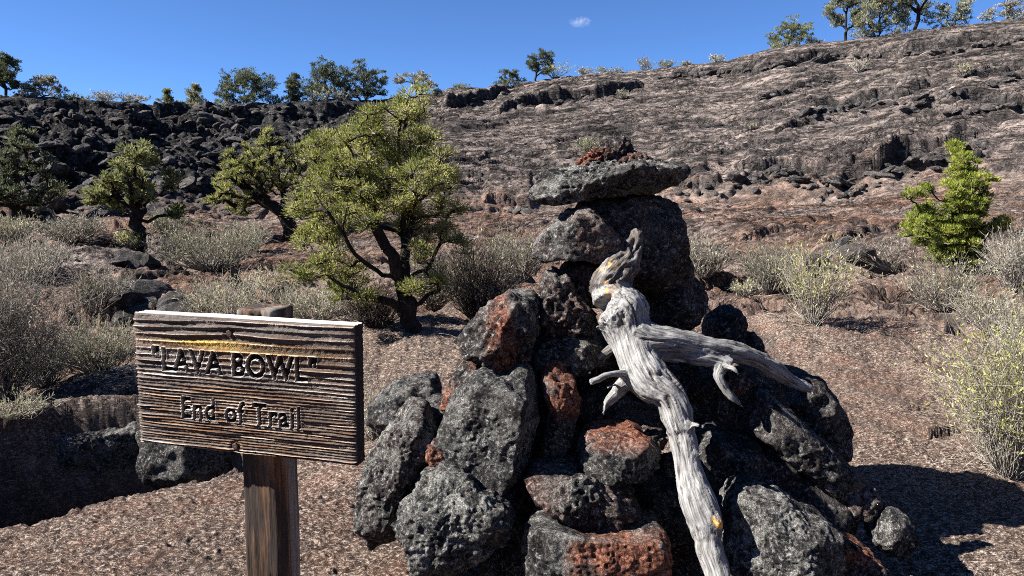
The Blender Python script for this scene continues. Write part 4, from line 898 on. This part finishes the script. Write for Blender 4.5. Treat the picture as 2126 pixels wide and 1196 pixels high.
    mp, nt, b = mat_new('post_wood'); N = NT(nt); P = N.objco(); s_ = N.noise(N.scale(P, (1, 1, .05)), 90, 5, .65, .3)
    c = N.ramp(s_, [(.34, (.011, .007, .005)), (.48, (.062, .036, .022)), (.66, (.18, .115, .075))])
    sep = N.node('ShaderNodeSeparateXYZ'); N.put(sep.inputs[0], P)
    c = N.mix(N.math('MULTIPLY', N.mapr(sep.outputs[2], .78, 1.02, 0, .45), N.mapr(sep.outputs[2], 1.1, 1.25, 1, 0)), c, N.ramp(s_, [(.3, (.05, .02, .008)), (.5, (.20, .085, .03)), (.7, (.36, .18, .08))]))
    c = N.mix(N.mapr(N.noise(N.scale(P, (1, 1, .25)), 16, 4, .6), .45, .56, 0, .9), c, (.025, .02, .018))
    gsel = N.mapr(N.noise(N.scale(P, (1, 1, .1)), 7, 2, .5), .52, .6, 0, .6); c = N.mix(gsel, c, N.ramp(s_, [(.3, (.12, .105, .09)), (.65, (.38, .35, .31))]))
    finish(b, nt, c, .85, N.bump(s_, .003, 1.0), .2)
    po = obj('post', mesh_np('post', np.concatenate([Vp] + xtra), [np.concatenate([Fp] + caps)], mp, True), root)
    po['label'] = 'square brown wooden post behind the board'
build_sign()

# ------------------------------------------------------------------ trees
def grow(nodes, par, attr, w=.35):
    """join attractors to a skeleton one by one, shortest path first"""
    N_ = [np.array(p) for p in nodes]; par = list(par); plen = [0.0] * len(N_)
    for i in range(1, len(N_)): plen[i] = plen[par[i]] + np.linalg.norm(N_[i] - N_[par[i]])
    A = np.array(attr); left = np.ones(len(A), bool)
    bd = np.full(len(A), 1e9); bi = np.zeros(len(A), int)
    def upd(k):
        nonlocal bd, bi
        c = np.linalg.norm(A - N_[k], axis=1); c = c + w * plen[k] + np.where(A[:, 2] < N_[k][2] - .05, .25 * c, 0); m = c < bd; bd = np.where(m, c, bd); bi = np.where(m, k, bi)
    for k in range(len(N_)): upd(k)
    while left.any():
        i = np.where(left, bd, 1e9).argmin(); k = bi[i]; d = np.linalg.norm(A[i] - N_[k])
        N_.append(A[i]); par.append(k); plen.append(plen[k] + d); left[i] = False; upd(len(N_) - 1)
    return np.array(N_), par
def tree(label, nodes, par, attr, trunk_r, leaf, clump_r, per, leaf_l, leaf_w, seed, group=None, name='juniper_tree', sides=5, up=.5, bare=0.0, bark='bark', cat='tree'):
    rg = np.random.RandomState(seed); base = np.array(nodes[0])
    N_, par = grow(nodes, par, attr)
    n = len(N_); ch = [[] for _ in range(n)]
    for i in range(1, n): ch[par[i]].append(i)
    w = np.zeros(n)
    order = []; st = [0]
    while st:
        k = st.pop(); order.append(k); st += ch[k]
    for k in reversed(order): w[k] = max(1.0, sum(w[c] for c in ch[k]))
    R = trunk_r * (w / w[0]) ** .46; R = np.maximum(R, trunk_r * .035)
    g = Geo()
    for k in range(1, n):
        a, b = N_[par[k]], N_[k]; L = np.linalg.norm(b - a); K = 4
        t = np.linspace(0, 1, K)[:, None]; P = a + (b - a) * t; P[1:-1] += rg.randn(K - 2, 3) * L * .07
        r0 = min(R[par[k]], R[k] * 1.35); rr = r0 + (R[k] - r0) * t[:, 0]
        V, F = tubes(P[None], rr[None], 8 if R[k] > trunk_r * .4 else sides); g.add(V - base, F)
    root = empty(name, base, label, cat, group)
    V, F = g.get(); trunk = obj('trunk', mesh_np('trunk', V, F, M[bark], True), root)
    # foliage clumps at attractors, twigs inside them
    tips = np.arange(len(nodes), n); tips = tips[rg.rand(len(tips)) >= bare]
    Pc = N_[tips]; Dc = Pc - N_[[par[k] for k in tips]]; Dc /= np.linalg.norm(Dc, axis=1, keepdims=True) + 1e-9
    cnt = per; i = np.repeat(np.arange(len(tips)), cnt)
    q = rg.randn(len(i), 3); q /= np.linalg.norm(q, axis=1, keepdims=True); rad = clump_r * rg.uniform(.5, 1.3, len(tips))[i] * rg.rand(len(i)) ** .45
    ns = 7                                                 # sprays per clump
    sp = rg.randn(len(tips), ns, 3); sp /= np.linalg.norm(sp, axis=2, keepdims=True); sp[..., 2] = np.abs(sp[..., 2]) * .8 + .05 * sp[..., 2]
    spk = rg.randint(0, ns, len(i)); sd_ = sp[i, spk]
    pos = Pc[i] + sd_ * (rad * rg.uniform(.5, 1.0, len(i)))[:, None] + q * (clump_r * .20)
    D = sd_ * .7 + q * .55 + Dc[i] * .2 + np.array([0, 0, up])
    V, F = leaf_quads(pos - base, D, leaf_l * rg.uniform(.6, 1.3, len(i)), leaf_w * rg.uniform(.6, 1.3, len(i)), rg)
    obj('crown', mesh_np('crown', V, F, M[leaf], False), root)
    T_ = np.stack([np.broadcast_to(Pc[:, None], sp.shape), Pc[:, None] + sp * clump_r * 1.05], 2).reshape(-1, 2, 3) - base
    V, F = tubes(T_, np.tile(np.array([.22, .07]) * min(trunk_r * .28, .05), (len(T_), 1)), 3); obj('twigs', mesh_np('twigs', V, F, M['twig'], True), root)['kind'] = 'stuff'
    return root
def lobes_attr(lobes, Y, dens, rg, depth=.9, squash=1.0):
    """attractors in blobs given as (u, v, radius px) around the plane Y ahead"""
    out = []
    for u, v, r in lobes:
        R = r * Y / FPX; c = at_y(u, v, Y); c[1] += rg.uniform(-1, 1) * depth
        n = max(7, int(dens * (r / 45.0) ** 2))
        d = rg.randn(n, 3); d /= np.linalg.norm(d, axis=1, keepdims=True); out.append(c + d * (R * rg.rand(n) ** .4)[:, None] * np.array([1, 1, squash]))
    return np.concatenate(out)
def limb_nodes(base, limbs, Y):
    nodes = [base]; par = [-1]
    for root_i, pts in limbs:
        k = root_i
        for u, v, dy in pts:
            nodes.append(at_y(u, v, Y + dy)); par.append(k); k = len(nodes) - 1
    return nodes, par
rg = np.random.RandomState(21)
b = ground_hit(856, 684); b[2] -= .05; Y = b[1]
nd, pr = limb_nodes(b, [(0, [(848, 640, 0), (838, 604, 0), (836, 580, 0)]), (3, [(795, 572, -.1), (752, 540, -.2), (716, 490, -.3), (680, 440, -.35), (650, 400, -.3)]), (3, [(842, 520, .15), (852, 455, .2), (842, 390, .2), (832, 310, .1), (850, 260, .1)]),
                        (3, [(885, 560, .25), (915, 505, .35), (932, 445, .3)]), (3, [(802, 515, -.1), (772, 455, -.15), (750, 380, -.2), (735, 330, -.2)]), (2, [(880, 600, .1), (905, 590, .2)])], Y)
at_ = lobes_attr([(872, 232, 34), (835, 250, 40), (790, 262, 50), (735, 285, 50), (690, 310, 45), (650, 318, 40), (690, 370, 60), (760, 345, 60), (830, 330, 60), (890, 310, 45), (905, 380, 52), (840, 400, 55), (765, 430, 60), (690, 440, 60), (640, 420, 40), (860, 470, 50), (925, 420, 34), (918, 470, 30), (650, 505, 48), (700, 545, 40), (625, 490, 30), (735, 590, 30), (690, 585, 24), (880, 530, 24), (760, 430, 30), (930, 375, 26), (870, 590, 16), (645, 560, 26), (700, 610, 20), (770, 610, 18), (905, 585, 24), (935, 520, 26)], Y, 19, rg, .45)
tree('large twisted yellow green juniper in the middle of the bowl', nd, pr, at_, .076, 'leaf_yellow', .125, 128, .031, .009, 1, up=.2)
b = ground_hit(604, 492); b[2] -= .08; Y = b[1]
nd, pr = limb_nodes(b, [(0, [(598, 460, 0), (585, 440, 0)]), (2, [(560, 425, 0), (530, 405, 0), (505, 390, 0)]), (2, [(590, 410, .2), (575, 370, .2), (560, 330, .2)]), (1, [(620, 440, .2), (640, 400, .3), (650, 360, .3)])], Y)
at_ = lobes_attr([(548, 282, 20), (545, 310, 28), (515, 340, 36), (480, 355, 34), (560, 345, 40), (600, 330, 36), (635, 308, 28), (462, 395, 28), (500, 390, 36), (545, 390, 36), (600, 380, 36), (650, 370, 30), (480, 425, 26), (520, 430, 22), (455, 420, 16)], Y, 44, rg, .8)
tree('leaning olive juniper just behind the large twisted juniper', nd, pr, at_, .2, 'leaf_yellow', .15, 95, .06, .019, 2, up=.4)
b = ground_hit(285, 480); b[2] -= .08; Y = b[1]
nd, pr = limb_nodes(b, [(0, [(284, 455, 0), (280, 440, 0)]), (2, [(262, 430, 0), (245, 412, 0)]), (2, [(290, 410, 0), (285, 370, 0), (284, 335, 0)]), (1, [(300, 435, .2), (318, 405, .2)])], Y)
at_ = lobes_attr([(285, 318, 26), (255, 335, 24), (310, 335, 26), (275, 365, 34), (240, 385, 26), (222, 412, 26), (262, 402, 30), (300, 395, 30), (235, 435, 20), (325, 375, 20), (335, 450, 18), (210, 425, 14)], Y, 30, rg, .7)
tree('small open crowned pine before the black rubble wall', nd, pr, at_, .13, 'leaf_olive', .16, 80, .085, .03, 3, name='pinyon_pine', up=.15)
b = ground_hit(30, 462); b[2] -= .08; Y = b[1]
nd, pr = limb_nodes(b, [(0, [(30, 430, 0), (34, 400, 0), (30, 350, 0)])], Y)
at_ = lobes_attr([(15, 295, 28), (48, 312, 26), (20, 345, 40), (60, 350, 30), (5, 390, 36), (50, 390, 34), (98, 392, 22), (80, 420, 22), (20, 425, 30), (-30, 360, 40)], Y, 28, rg, .8)
tree('dark bushy juniper at the left edge below the rubble wall', nd, pr, at_, .16, 'leaf_dark', .20, 80, .09, .034, 4, up=.3)
rg = np.random.RandomState(77); b = ground_hit(1978, 562); b[2] -= .05; Y = b[1]
nd, pr = limb_nodes(b, [(0, [(1980, 520, 0), (1982, 470, 0), (1988, 420, 0), (1994, 360, 0), (1998, 315, 0)])], Y)
at_ = lobes_attr([(1999, 304, 13), (1997, 324, 18), (1995, 348, 25), (1985, 376, 31), (2008, 382, 29), (1966, 410, 28), (2002, 416, 32), (2030, 428, 20), (1908, 402, 17), (1890, 408, 13), (1934, 444, 28), (1980, 455, 44), (2030, 460, 38), (1925, 480, 36), (1970, 500, 42), (2024, 500, 46), (2050, 470, 22), (1945, 525, 30), (1995, 535, 34), (2035, 535, 26), (1905, 470, 18)], Y, 74, rg, .3)
tree('bright green young conical pine on the right of the bowl', nd, pr, at_, .08, 'leaf_bright', .095, 84, .05, .0145, 5, name='pinyon_pine', up=.6)

def rim_tree(label, u, vtop, vbase, wpx, leaf, shape, seed, back=1.5, name='juniper_tree', dens=1.0, lean=0):
    rg = np.random.RandomState(seed + 300); b = rim_point(u, back); b[2] -= .1; Y = b[1]
    vb = CV - 0; top = at_y(u, vtop, Y); H_ = top[2] - b[2]; Wm = wpx * Y / FPX
    if shape == 'round': lv = [(0, .80, .26), (-.24, .68, .24), (.24, .70, .24), (0, .5, .32), (-.34, .42, .22), (.34, .44, .22), (-.2, .25, .2), (.2, .25, .2), (.05, .68, .2)]
    elif shape == 'cone': lv = [(0, .92, .10), (.02, .78, .17), (-.08, .62, .22), (.1, .6, .2), (0, .42, .3), (-.2, .32, .24), (.2, .3, .24), (0, .18, .26)]
    elif shape == 'bush': lv = [(-.3, .35, .25), (0, .5, .3), (.3, .35, .25), (-.1, .75, .18), (.15, .7, .18), (0, .25, .3)]
    else: lv = [(0, .92, .16), (-.22, .80, .18), (.22, .82, .18), (.05, .68, .2), (-.3, .58, .16), (.32, .6, .16), (-.12, .48, .14), (.2, .4, .14)]
    out = []
    for dx, dz, rr in lv:
        dx += rg.uniform(-.07, .07); dz += rg.uniform(-.05, .05); n = int(13 * dens); d = rg.randn(n, 3); d /= np.linalg.norm(d, axis=1, keepdims=True)
        c = b + np.array([dx * Wm + lean * dz * Wm, rg.uniform(-.3, .3) * Wm, dz * H_]); out.append(c + d * (rg.rand(n) ** .4)[:, None] * np.array([rr * Wm, rr * Wm, rr * min(H_, Wm * 1.1)]))
    at_ = np.concatenate(out); at_[:, 2] = np.maximum(at_[:, 2], b[2] + .12)
    tk = .8 if shape in ('cone', 'pine') else .4
    nd = [b, b + np.array([.02 * Wm, 0, H_ * tk * .35]), b + np.array([lean * Wm * .3 - .03 * Wm, 0, H_ * tk * .7]), b + np.array([lean * Wm * .5, 0, H_ * tk])]
    cr = .075 * (Wm + H_) * .5 + .10
    return tree(label, nd, [-1, 0, 1, 2], at_, .022 * H_ + .025, leaf, cr * .9, 50, .10 + .015 * H_, .04 + .005 * H_, seed + 40, 'trees along the crater rim', name, 4, .3)
rim_tree('tall dark tree cut by the left edge on the rim', 8, 120, 192, 70, 'leaf_dark', 'pine', 1, .8, 'pinyon_pine', 1.3)
rim_tree('low grey green bent tree beside the leftmost rim tree', 86, 152, 199, 78, 'leaf_grey', 'bush', 2, .8)
rim_tree('small pointed tree left of the pair of young rim pines', 344, 186, 215, 34, 'leaf_olive', 'cone', 3, .8, 'pinyon_pine', .7)
rim_tree('spindly pale young pine left of the broad round rim juniper', 402, 178, 215, 52, 'leaf_sage', 'cone', 4, .8, 'pinyon_pine', .8)
rim_tree('broad round dark juniper on the left rim', 506, 147, 216, 122, 'leaf_dark', 'round', 5, 1.0, dens=1.9)
rim_tree('narrow upright tree between the two big rim junipers', 610, 158, 212, 52, 'leaf_dark', 'cone', 6, 1.0)
rim_tree('big spreading juniper rising above the lime branches of the bowl tree', 676, 129, 209, 98, 'leaf_dark', 'round', 7, 1.2, dens=1.6)
rim_tree('spreading juniper touching its bigger neighbour on the rim', 756, 136, 208, 88, 'leaf_dark', 'round', 8, 1.2, dens=1.4)
rim_tree('thin grey green twin stemmed tree right of the rim junipers', 862, 152, 202, 86, 'leaf_grey', 'pine', 9, 1.0, dens=.8)
rim_tree('small dark bush tree left of the leaning rim tree', 1056, 138, 178, 66, 'leaf_dark', 'bush', 10, .8)
rim_tree('small leaning tree with a bare foot in mid rim', 1112, 110, 168, 62, 'leaf_dark', 'pine', 11, .6, lean=.25)
rim_tree('lone bright tree at the shoulder where the rim climbs', 1636, 42, 98, 74, 'leaf_olive', 'round', 12, .6, 'pinyon_pine', 1.1)
rim_tree('slender pine at the left of the tall right rim group', 1752, -22, 84, 84, 'leaf_sage', 'pine', 13, .5, 'pinyon_pine', 1.7)
rim_tree('full crowned pine second in the tall right rim group', 1820, -34, 76, 112, 'leaf_sage', 'round', 14, .7, 'pinyon_pine', 2.0)
rim_tree('tall dark trunked pine third in the right rim group', 1896, -85, 66, 140, 'leaf_dark', 'pine', 15, .6, 'pinyon_pine', 1.0)
rim_tree('pale bushy tree at the foot of the dark trunked pine', 1972, -8, 58, 100, 'leaf_sage', 'bush', 16, .6, dens=1.2)
rim_tree('rounded pale tree at the far right of the rim', 2084, -2, 46, 94, 'leaf_grey', 'bush', 17, .6, dens=1.2)

# ------------------------------------------------------------------ shrubs
def shrub(label, base, H_, Wm, n, leaf, twig, seed, leafd=16, leaf_l=.04, leaf_w=.008, stem_r=.004, name='dry_shrub', cat='shrub', group=None, start=.4, wild=.18, lean=(0, 0), forks=3):
    rg = np.random.RandomState(seed); base = np.array(base, float) - np.array([0, 0, .02])
    K = 5; t = np.linspace(0, 1, K)
    ang = rg.rand(n) * 6.283; spread = np.sqrt(rg.rand(n)); hh = H_ * rg.uniform(.55, 1.05, n) * (1 - .30 * spread ** 2)
    out = np.stack([np.cos(ang), np.sin(ang), np.zeros(n)], 1) * (spread * Wm * .5)[:, None] + np.array([lean[0], lean[1], 0]) * H_
    b0 = np.stack([np.cos(ang), np.sin(ang), np.zeros(n)], 1) * (rg.rand(n) * Wm * .10)[:, None]
    P = b0[:, None] + out[:, None] * (t ** .8)[None, :, None]; P[:, :, 2] += hh[:, None] * (t ** 1.05)[None]
    P[:, 1:] += np.cumsum(rg.randn(n, K - 1, 3) * (H_ * wild * .22), axis=1) * np.array([1, 1, .5])
    R = stem_r * (1 - .75 * t)[None] * rg.uniform(.6, 1.3, n)[:, None]
    # forks
    fp = []
    for _ in range(forks):
        k = rg.randint(2, K - 1, n); o_ = P[np.arange(n), k]; d = rg.randn(n, 3) * .6 + np.array([0, 0, .9]) + out / max(Wm, .05) * .8; d /= np.linalg.norm(d, axis=1, keepdims=True)
        L = H_ * rg.uniform(.15, .36, n); q = o_[:, None] + d[:, None] * (L[:, None] * t[None])[..., None]; q[:, 1:] += np.cumsum(rg.randn(n, K - 1, 3) * (H_ * wild * .10), axis=1); fp.append(q)
    fp = np.concatenate(fp) if fp else np.zeros((0, K, 3))
    g = Geo(); g.add(*tubes(P, R, 3))
    if len(fp): g.add(*tubes(fp[:, ::2], np.tile((stem_r * .5 * (1 - .7 * t))[::2], (len(fp), 1)), 3))
    root = empty(name, base, label, cat, group); V, F = g.get(); V[:, 2] = np.maximum(V[:, 2], -.06)
    obj('stems', mesh_np('stems', V, F, M[twig], True), root)
    allp = np.concatenate([P, fp]); m = len(allp); i = rg.randint(0, m, n * leafd); tt = start + (1 - start) * rg.rand(len(i)) ** .8
    tt = np.where(i >= n, rg.rand(len(i)), tt); kf = tt * (K - 1); k = np.minimum(kf.astype(int), K - 2); f = (kf - k)[:, None]
    pos = allp[i, k] * (1 - f) + allp[i, k + 1] * f; D = allp[i, k + 1] - allp[i, k]; D /= np.linalg.norm(D, axis=1, keepdims=True) + 1e-9
    D = D * .8 + rg.randn(len(i), 3) * .55 + np.array([0, 0, .25])
    V, F = leaf_quads(pos, D, leaf_l * rg.uniform(.5, 1.4, len(i)), leaf_w * rg.uniform(.6, 1.4, len(i)), rg)
    obj('foliage', mesh_np('foliage', V, F, M[leaf], False), root)
    return root
def shrub_px(label, u, v, hpx, wpx, n, leaf, twig, seed, **kw):
    p = ground_hit(u, v); sc = p[1] / FPX; k = np.clip(p[1] / 8.0, .55, 7); n = int(n * (1.35 if p[1] < 20 else .9)); kw.setdefault('forks', 3 if p[1] < 20 else 2); kw['leafd'] = max(5, int(kw.get('leafd', 16) * .55))
    kw.setdefault('leaf_l', .045 * k ** .7); kw.setdefault('leaf_w', .0085 * k ** .9); kw.setdefault('stem_r', .0052 * k ** .8)
    return shrub(label, p, hpx * sc, wpx * sc, n, leaf, twig, seed, **kw)
GRP1 = 'dry shrubs in the bowl'
shrub_px('wide olive grey shrub between the small pine and the leaning juniper', 440, 560, 112, 215, 150, 'leaf_sage', 'twig', 1, group=GRP1, leafd=26)
shrub_px('pale straw shrub rising behind the top edge of the sign', 470, 668, 112, 190, 130, 'leaf_straw', 'twig_pale', 2, group=GRP1, leafd=18)
shrub_px('pale green tangle behind the right half of the sign top', 650, 668, 96, 190, 130, 'leaf_sage', 'twig_pale', 3, group=GRP1, leafd=18)
shrub_px('dead grey brown shrub standing left behind the sign', 212, 645, 110, 110, 90, 'leaf_grey', 'twig', 4, group=GRP1, leafd=16)
shrub_px('grey brush on the left below the dark bushy juniper', 150, 502, 64, 150, 100, 'leaf_grey', 'twig', 5, group=GRP1, leafd=24)
shrub_px('yellow green tuft at the foot of the small pine', 272, 514, 44, 62, 60, 'leaf_lime', 'twig', 6, group=GRP1)
shrub_px('pale green brush on the far lip of the dark trench', 205, 775, 132, 190, 150, 'leaf_sage', 'twig', 7, group=GRP1, leafd=20)
shrub_px('tall grey tangled shrub filling the left edge', 10, 830, 360, 200, 190, 'leaf_grey', 'twig', 8, group=GRP1, leafd=34, wild=.3, forks=5)
shrub_px('low grey shrub right of the tall left edge shrub', 92, 800, 130, 120, 100, 'leaf_grey', 'twig', 9, group=GRP1, leafd=18, wild=.25)
shrub_px('bare grey brush at the trunk of the large twisted juniper', 782, 675, 100, 130, 130, 'leaf_grey', 'twig_brown', 10, group=GRP1, leafd=12, wild=.3)
shrub_px('tall dull grey brush right of the large twisted juniper', 985, 655, 185, 150, 190, 'leaf_grey', 'twig_brown', 11, group=GRP1, leafd=20, wild=.22)
shrub_px('grey green brush left of the cairn neck', 1070, 590, 130, 130, 130, 'leaf_sage', 'twig', 12, group=GRP1, leafd=18)
shrub_px('dry grass tuft between the sign and the cairn', 776, 912, 150, 70, 46, 'leaf_straw', 'twig_pale', 13, group=GRP1, leafd=7, forks=1, start=.2)
shrub_px('grey brush right behind the round boulder of the cairn', 1462, 574, 92, 105, 110, 'leaf_grey', 'twig', 14, group=GRP1, leafd=20)
shrub_px('dull olive brush left of the pale yellow shrub', 1598, 606, 122, 125, 120, 'leaf_sage', 'twig', 15, group=GRP1, leafd=18)
shrub_px('pale yellow upright shrub casting a shadow on the bare lava', 1688, 668, 192, 150, 90, 'leaf_lime', 'twig_pale', 16, group=GRP1, leafd=24, wild=.13)
shrub_px('spreading dry shrub below the bright young pine', 1962, 642, 128, 165, 100, 'leaf_straw', 'twig', 17, group=GRP1, leafd=18, wild=.2)
shrub_px('big yellow leaved shrub cut by the right edge in front', 2095, 985, 400, 210, 170, 'leaf_lime', 'twig_pale', 18, group=GRP1, leafd=44, wild=.18, forks=5, leaf_w=.0075, leaf_l=.027)
shrub_px('grey brush at the right edge beside the bright young pine', 2112, 600, 150, 130, 120, 'leaf_grey', 'twig_pale', 19, group=GRP1, leafd=20)
shrub_px('straw shrub behind the big yellow shrub at the right', 2060, 690, 120, 150, 90, 'leaf_straw', 'twig_pale', 20, group=GRP1, leafd=18)
shrub_px('thin grey shrub reaching left from the bright young pine', 1850, 560, 90, 120, 40, 'leaf_grey', 'twig', 21, group=GRP1, leafd=8, lean=(-.5, 0))
shrub_px('rust coloured dead tuft among the left brush', 182, 640, 80, 30, 40, 'leaf_rust', 'twig_brown', 22, group=GRP1)
shrub_px('little rust coloured tuft left of the small pine', 184, 496, 40, 18, 30, 'leaf_rust', 'twig_brown', 23, group=GRP1)
shrub_px('grey brush between the olive grey shrub and the leaning juniper', 520, 520, 70, 90, 80, 'leaf_grey', 'twig', 24, group=GRP1, leafd=18)
shrub_px('grey brush on the right of the small pine', 352, 490, 60, 90, 80, 'leaf_sage', 'twig', 25, group=GRP1, leafd=18)
shrub_px('dull brush at the foot of the rubble wall beside the dark juniper', 118, 418, 44, 56, 60, 'leaf_olive', 'twig_brown', 26, group=GRP1)
shrub_px('straw tuft at the base of the leaning juniper', 560, 600, 50, 120, 70, 'leaf_straw', 'twig_pale', 27, group=GRP1)
shrub_px('grey brush on the bowl floor left of the tall dull brush', 900, 640, 120, 100, 100, 'leaf_grey', 'twig_brown', 28, group=GRP1, wild=.3)
shrub_px('low brush at the left edge beneath the dark bushy juniper', 30, 500, 60, 110, 90, 'leaf_straw', 'twig', 29, group=GRP1, leafd=18)
shrub_px('pale brush at the left edge on the bowl floor', 60, 585, 110, 170, 120, 'leaf_grey', 'twig_pale', 30, group=GRP1, leafd=20)
shrub_px('low dry shrub at the right edge behind the yellow shrub', 2126, 760, 130, 130, 80, 'leaf_straw', 'twig_pale', 31, group=GRP1, leafd=16)
shrub_px('small straw clump by the dull olive brush', 1545, 612, 36, 60, 40, 'leaf_straw', 'twig_pale', 32, group=GRP1)
shrub_px('brush hiding the foot of the tall dull brush', 1040, 672, 110, 120, 110, 'leaf_grey', 'twig_brown', 33, group=GRP1, wild=.3)
shrub_px('dry brush at the left lip of the trench', 40, 862, 60, 130, 60, 'leaf_straw', 'twig_pale', 34, group=GRP1, wild=.4, forks=1, leafd=6)
GRP2 = 'shrubs on the crater wall and rim'
shrub_px('olive shrub on the slope left of the cairn peak', 1222, 318, 36, 62, 60, 'leaf_sage', 'twig', 41, group=GRP2, leafd=22)
shrub_px('small grey shrub under the upper ledge in the middle of the slope', 1292, 204, 20, 26, 30, 'leaf_grey', 'twig', 42, group=GRP2)
shrub_px('pale shrub below the upper right ledge', 1783, 150, 30, 34, 40, 'leaf_grey', 'twig_pale', 43, group=GRP2)
shrub_px('yellowish shrub high on the right slope', 1999, 158, 32, 40, 40, 'leaf_straw', 'twig', 44, group=GRP2)
shrub_px('tiny shrub on the slope at the right of the cairn cap', 1560, 268, 16, 22, 20, 'leaf_grey', 'twig', 45, group=GRP2)
def rim_shrub(label, u, hpx, wpx, leaf, seed, back=.3, twig='twig'):
    p = rim_point(u, back); sc = p[1] / FPX
    shrub(label, p, hpx * sc * (.8 + .35 * (seed * 37 % 10) / 10), wpx * sc * 1.1, 40, leaf, twig, seed, forks=2, leafd=15, leaf_l=.15, leaf_w=.045, wild=.35, stem_r=.016, group=GRP2, start=.2)
for a_ in [('golden shrub beside the small leaning rim tree', 1152, 34, 62, 'leaf_lime', 51), ('low grey rim brush right of the low bent tree', 150, 20, 60, 'leaf_olive', 52), ('feathery grey rim shrub alone in a gap at the left', 214, 30, 44, 'leaf_grey', 53),
           ('sparse low brush left of the young rim pines', 272, 16, 60, 'leaf_grey', 54), ('grey brush between the narrow tree and the big spreading juniper', 655, 26, 60, 'leaf_sage', 55), ('low grey brush before the rim juniper pair', 710, 24, 70, 'leaf_grey', 56),
           ('dim brush left of the broad round rim juniper', 440, 14, 50, 'leaf_sage', 57), ('tiny green tuft on the rim left of the dark bush tree', 960, 18, 30, 'leaf_olive', 58), ('grey rim brush right of the golden shrub', 1216, 18, 30, 'leaf_grey', 59),
           ('long low pale brush on the middle rim', 1262, 16, 60, 'leaf_sage', 60), ('small upright cone shaped rim shrub', 1340, 30, 26, 'leaf_grey', 61), ('low pale shrub right of the cone shaped rim shrub', 1382, 18, 32, 'leaf_sage', 62),
           ('faint tuft of dry brush on the rising rim', 1425, 12, 20, 'leaf_grey', 63), ('sparse dry brush on the rim before it steepens', 1490, 18, 34, 'leaf_straw', 64), ('brush at the foot of the slender rim pine', 1790, 22, 60, 'leaf_sage', 65),
           ('low brush between the lone bright tree and the right rim group', 1690, 12, 30, 'leaf_grey', 66), ('small tuft by the lone bright rim tree', 1610, 16, 26, 'leaf_sage', 67), ('grey brush right of the broad round rim juniper', 565, 22, 44, 'leaf_olive', 68), ('tuft on the rim beside the thin twin stemmed tree', 912, 14, 30, 'leaf_olive', 69),
           ('grey brush at the far left rim', 50, 14, 50, 'leaf_grey', 70), ('rim brush right of the small pointed tree', 372, 16, 24, 'leaf_lime', 71)]:
    rim_shrub(*a_)
# dry grass and straw lying by the right shrub and over the floor
def straw(label, u, v, n, wpx, seed, h=.10):
    rg = np.random.RandomState(seed); p = ground_hit(u, v); Wm = wpx * p[1] / FPX
    a = p[0] + rg.randn(n) * Wm * .4; bq = p[1] + rg.randn(n) * Wm * .4; z = terrain(a, bq)
    o_ = np.stack([a, bq, z - .005], 1); d = rg.randn(n, 3) * np.array([1, 1, .35]) + np.array([0, 0, .45]); d /= np.linalg.norm(d, axis=1, keepdims=True)
    t = np.linspace(0, 1, 4); L = h * rg.uniform(.4, 1.5, n); P = o_[:, None] + d[:, None] * (L[:, None] * t)[..., None]; P[:, :, 2] -= (L[:, None] * .25 * t ** 2)
    V, F = tubes(P - p, np.tile(.0024 * (1 - .7 * t) * max(1, p[1] / 6), (n, 1)), 3)
    tag(obj('dry_grass', mesh_np('dry_grass', V, F, M['twig_pale'], True), None, p), label, 'grass', kind='stuff')
for k, a_ in enumerate([('pale straw lying on the ground under the big yellow shrub', 2060, 960, 220, 170), ('thin straw scattered beside the right foreground shrub', 2090, 850, 120, 150), ('straw under the spreading dry shrub', 1930, 640, 90, 200), ('dry grass at the foot of the pale yellow shrub', 1660, 664, 120, 120),
                        ('dry grass along the far lip of the trench', 120, 820, 160, 260), ('straw on the bare lava behind the sign', 560, 690, 160, 300), ('dry grass below the grey green brush by the cairn', 1075, 640, 160, 140), ('pale dry grass under the dull olive brush', 1560, 615, 130, 120)]):
    straw(*a_, seed=k + 7, h=.10 if a_[2] > 800 else .22)

# ------------------------------------------------------------------ one small cloud
def cloud():
    d = ray(1204, 46); d = d / np.linalg.norm(d); c = np.array([0, 0, CAMH]) + d * 900
    V, F = ICO[3]; V = V * np.array([15.0, 12, 7.0])
    m = bpy.data.materials.new('cloud_wisp'); m.use_nodes = True; nt = m.node_tree; nt.nodes.remove(nt.nodes['Principled BSDF']); N = NT(nt)
    P = N.objco(); L = N.node('ShaderNodeVectorMath', operation='LENGTH'); N.put(L.inputs[0], N.scale(P, (1 / 15, 1 / 12, 1 / 7)))
    fall = N.mapr(L.outputs['Value'], .15, .95, 1, 0); nz = N.mapr(N.noise(P, .16, 5, .65, .6), .44, .66, 0, 1)
    dn = N.math('MULTIPLY', N.math('MULTIPLY', fall, nz), .055); vn = N.node('ShaderNodeVolumePrincipled'); vn.inputs['Color'].default_value = (.97, .97, .98, 1); N.put(vn.inputs['Density'], dn); vn.inputs['Anisotropy'].default_value = .2
    N.l.new(vn.outputs[0], nt.nodes['Material Output'].inputs['Volume'])
    tag(obj('cloud', mesh_np('cloud', V, F, m, True), None, c), 'single small white wisp of cloud in the blue sky', 'cloud')
cloud()
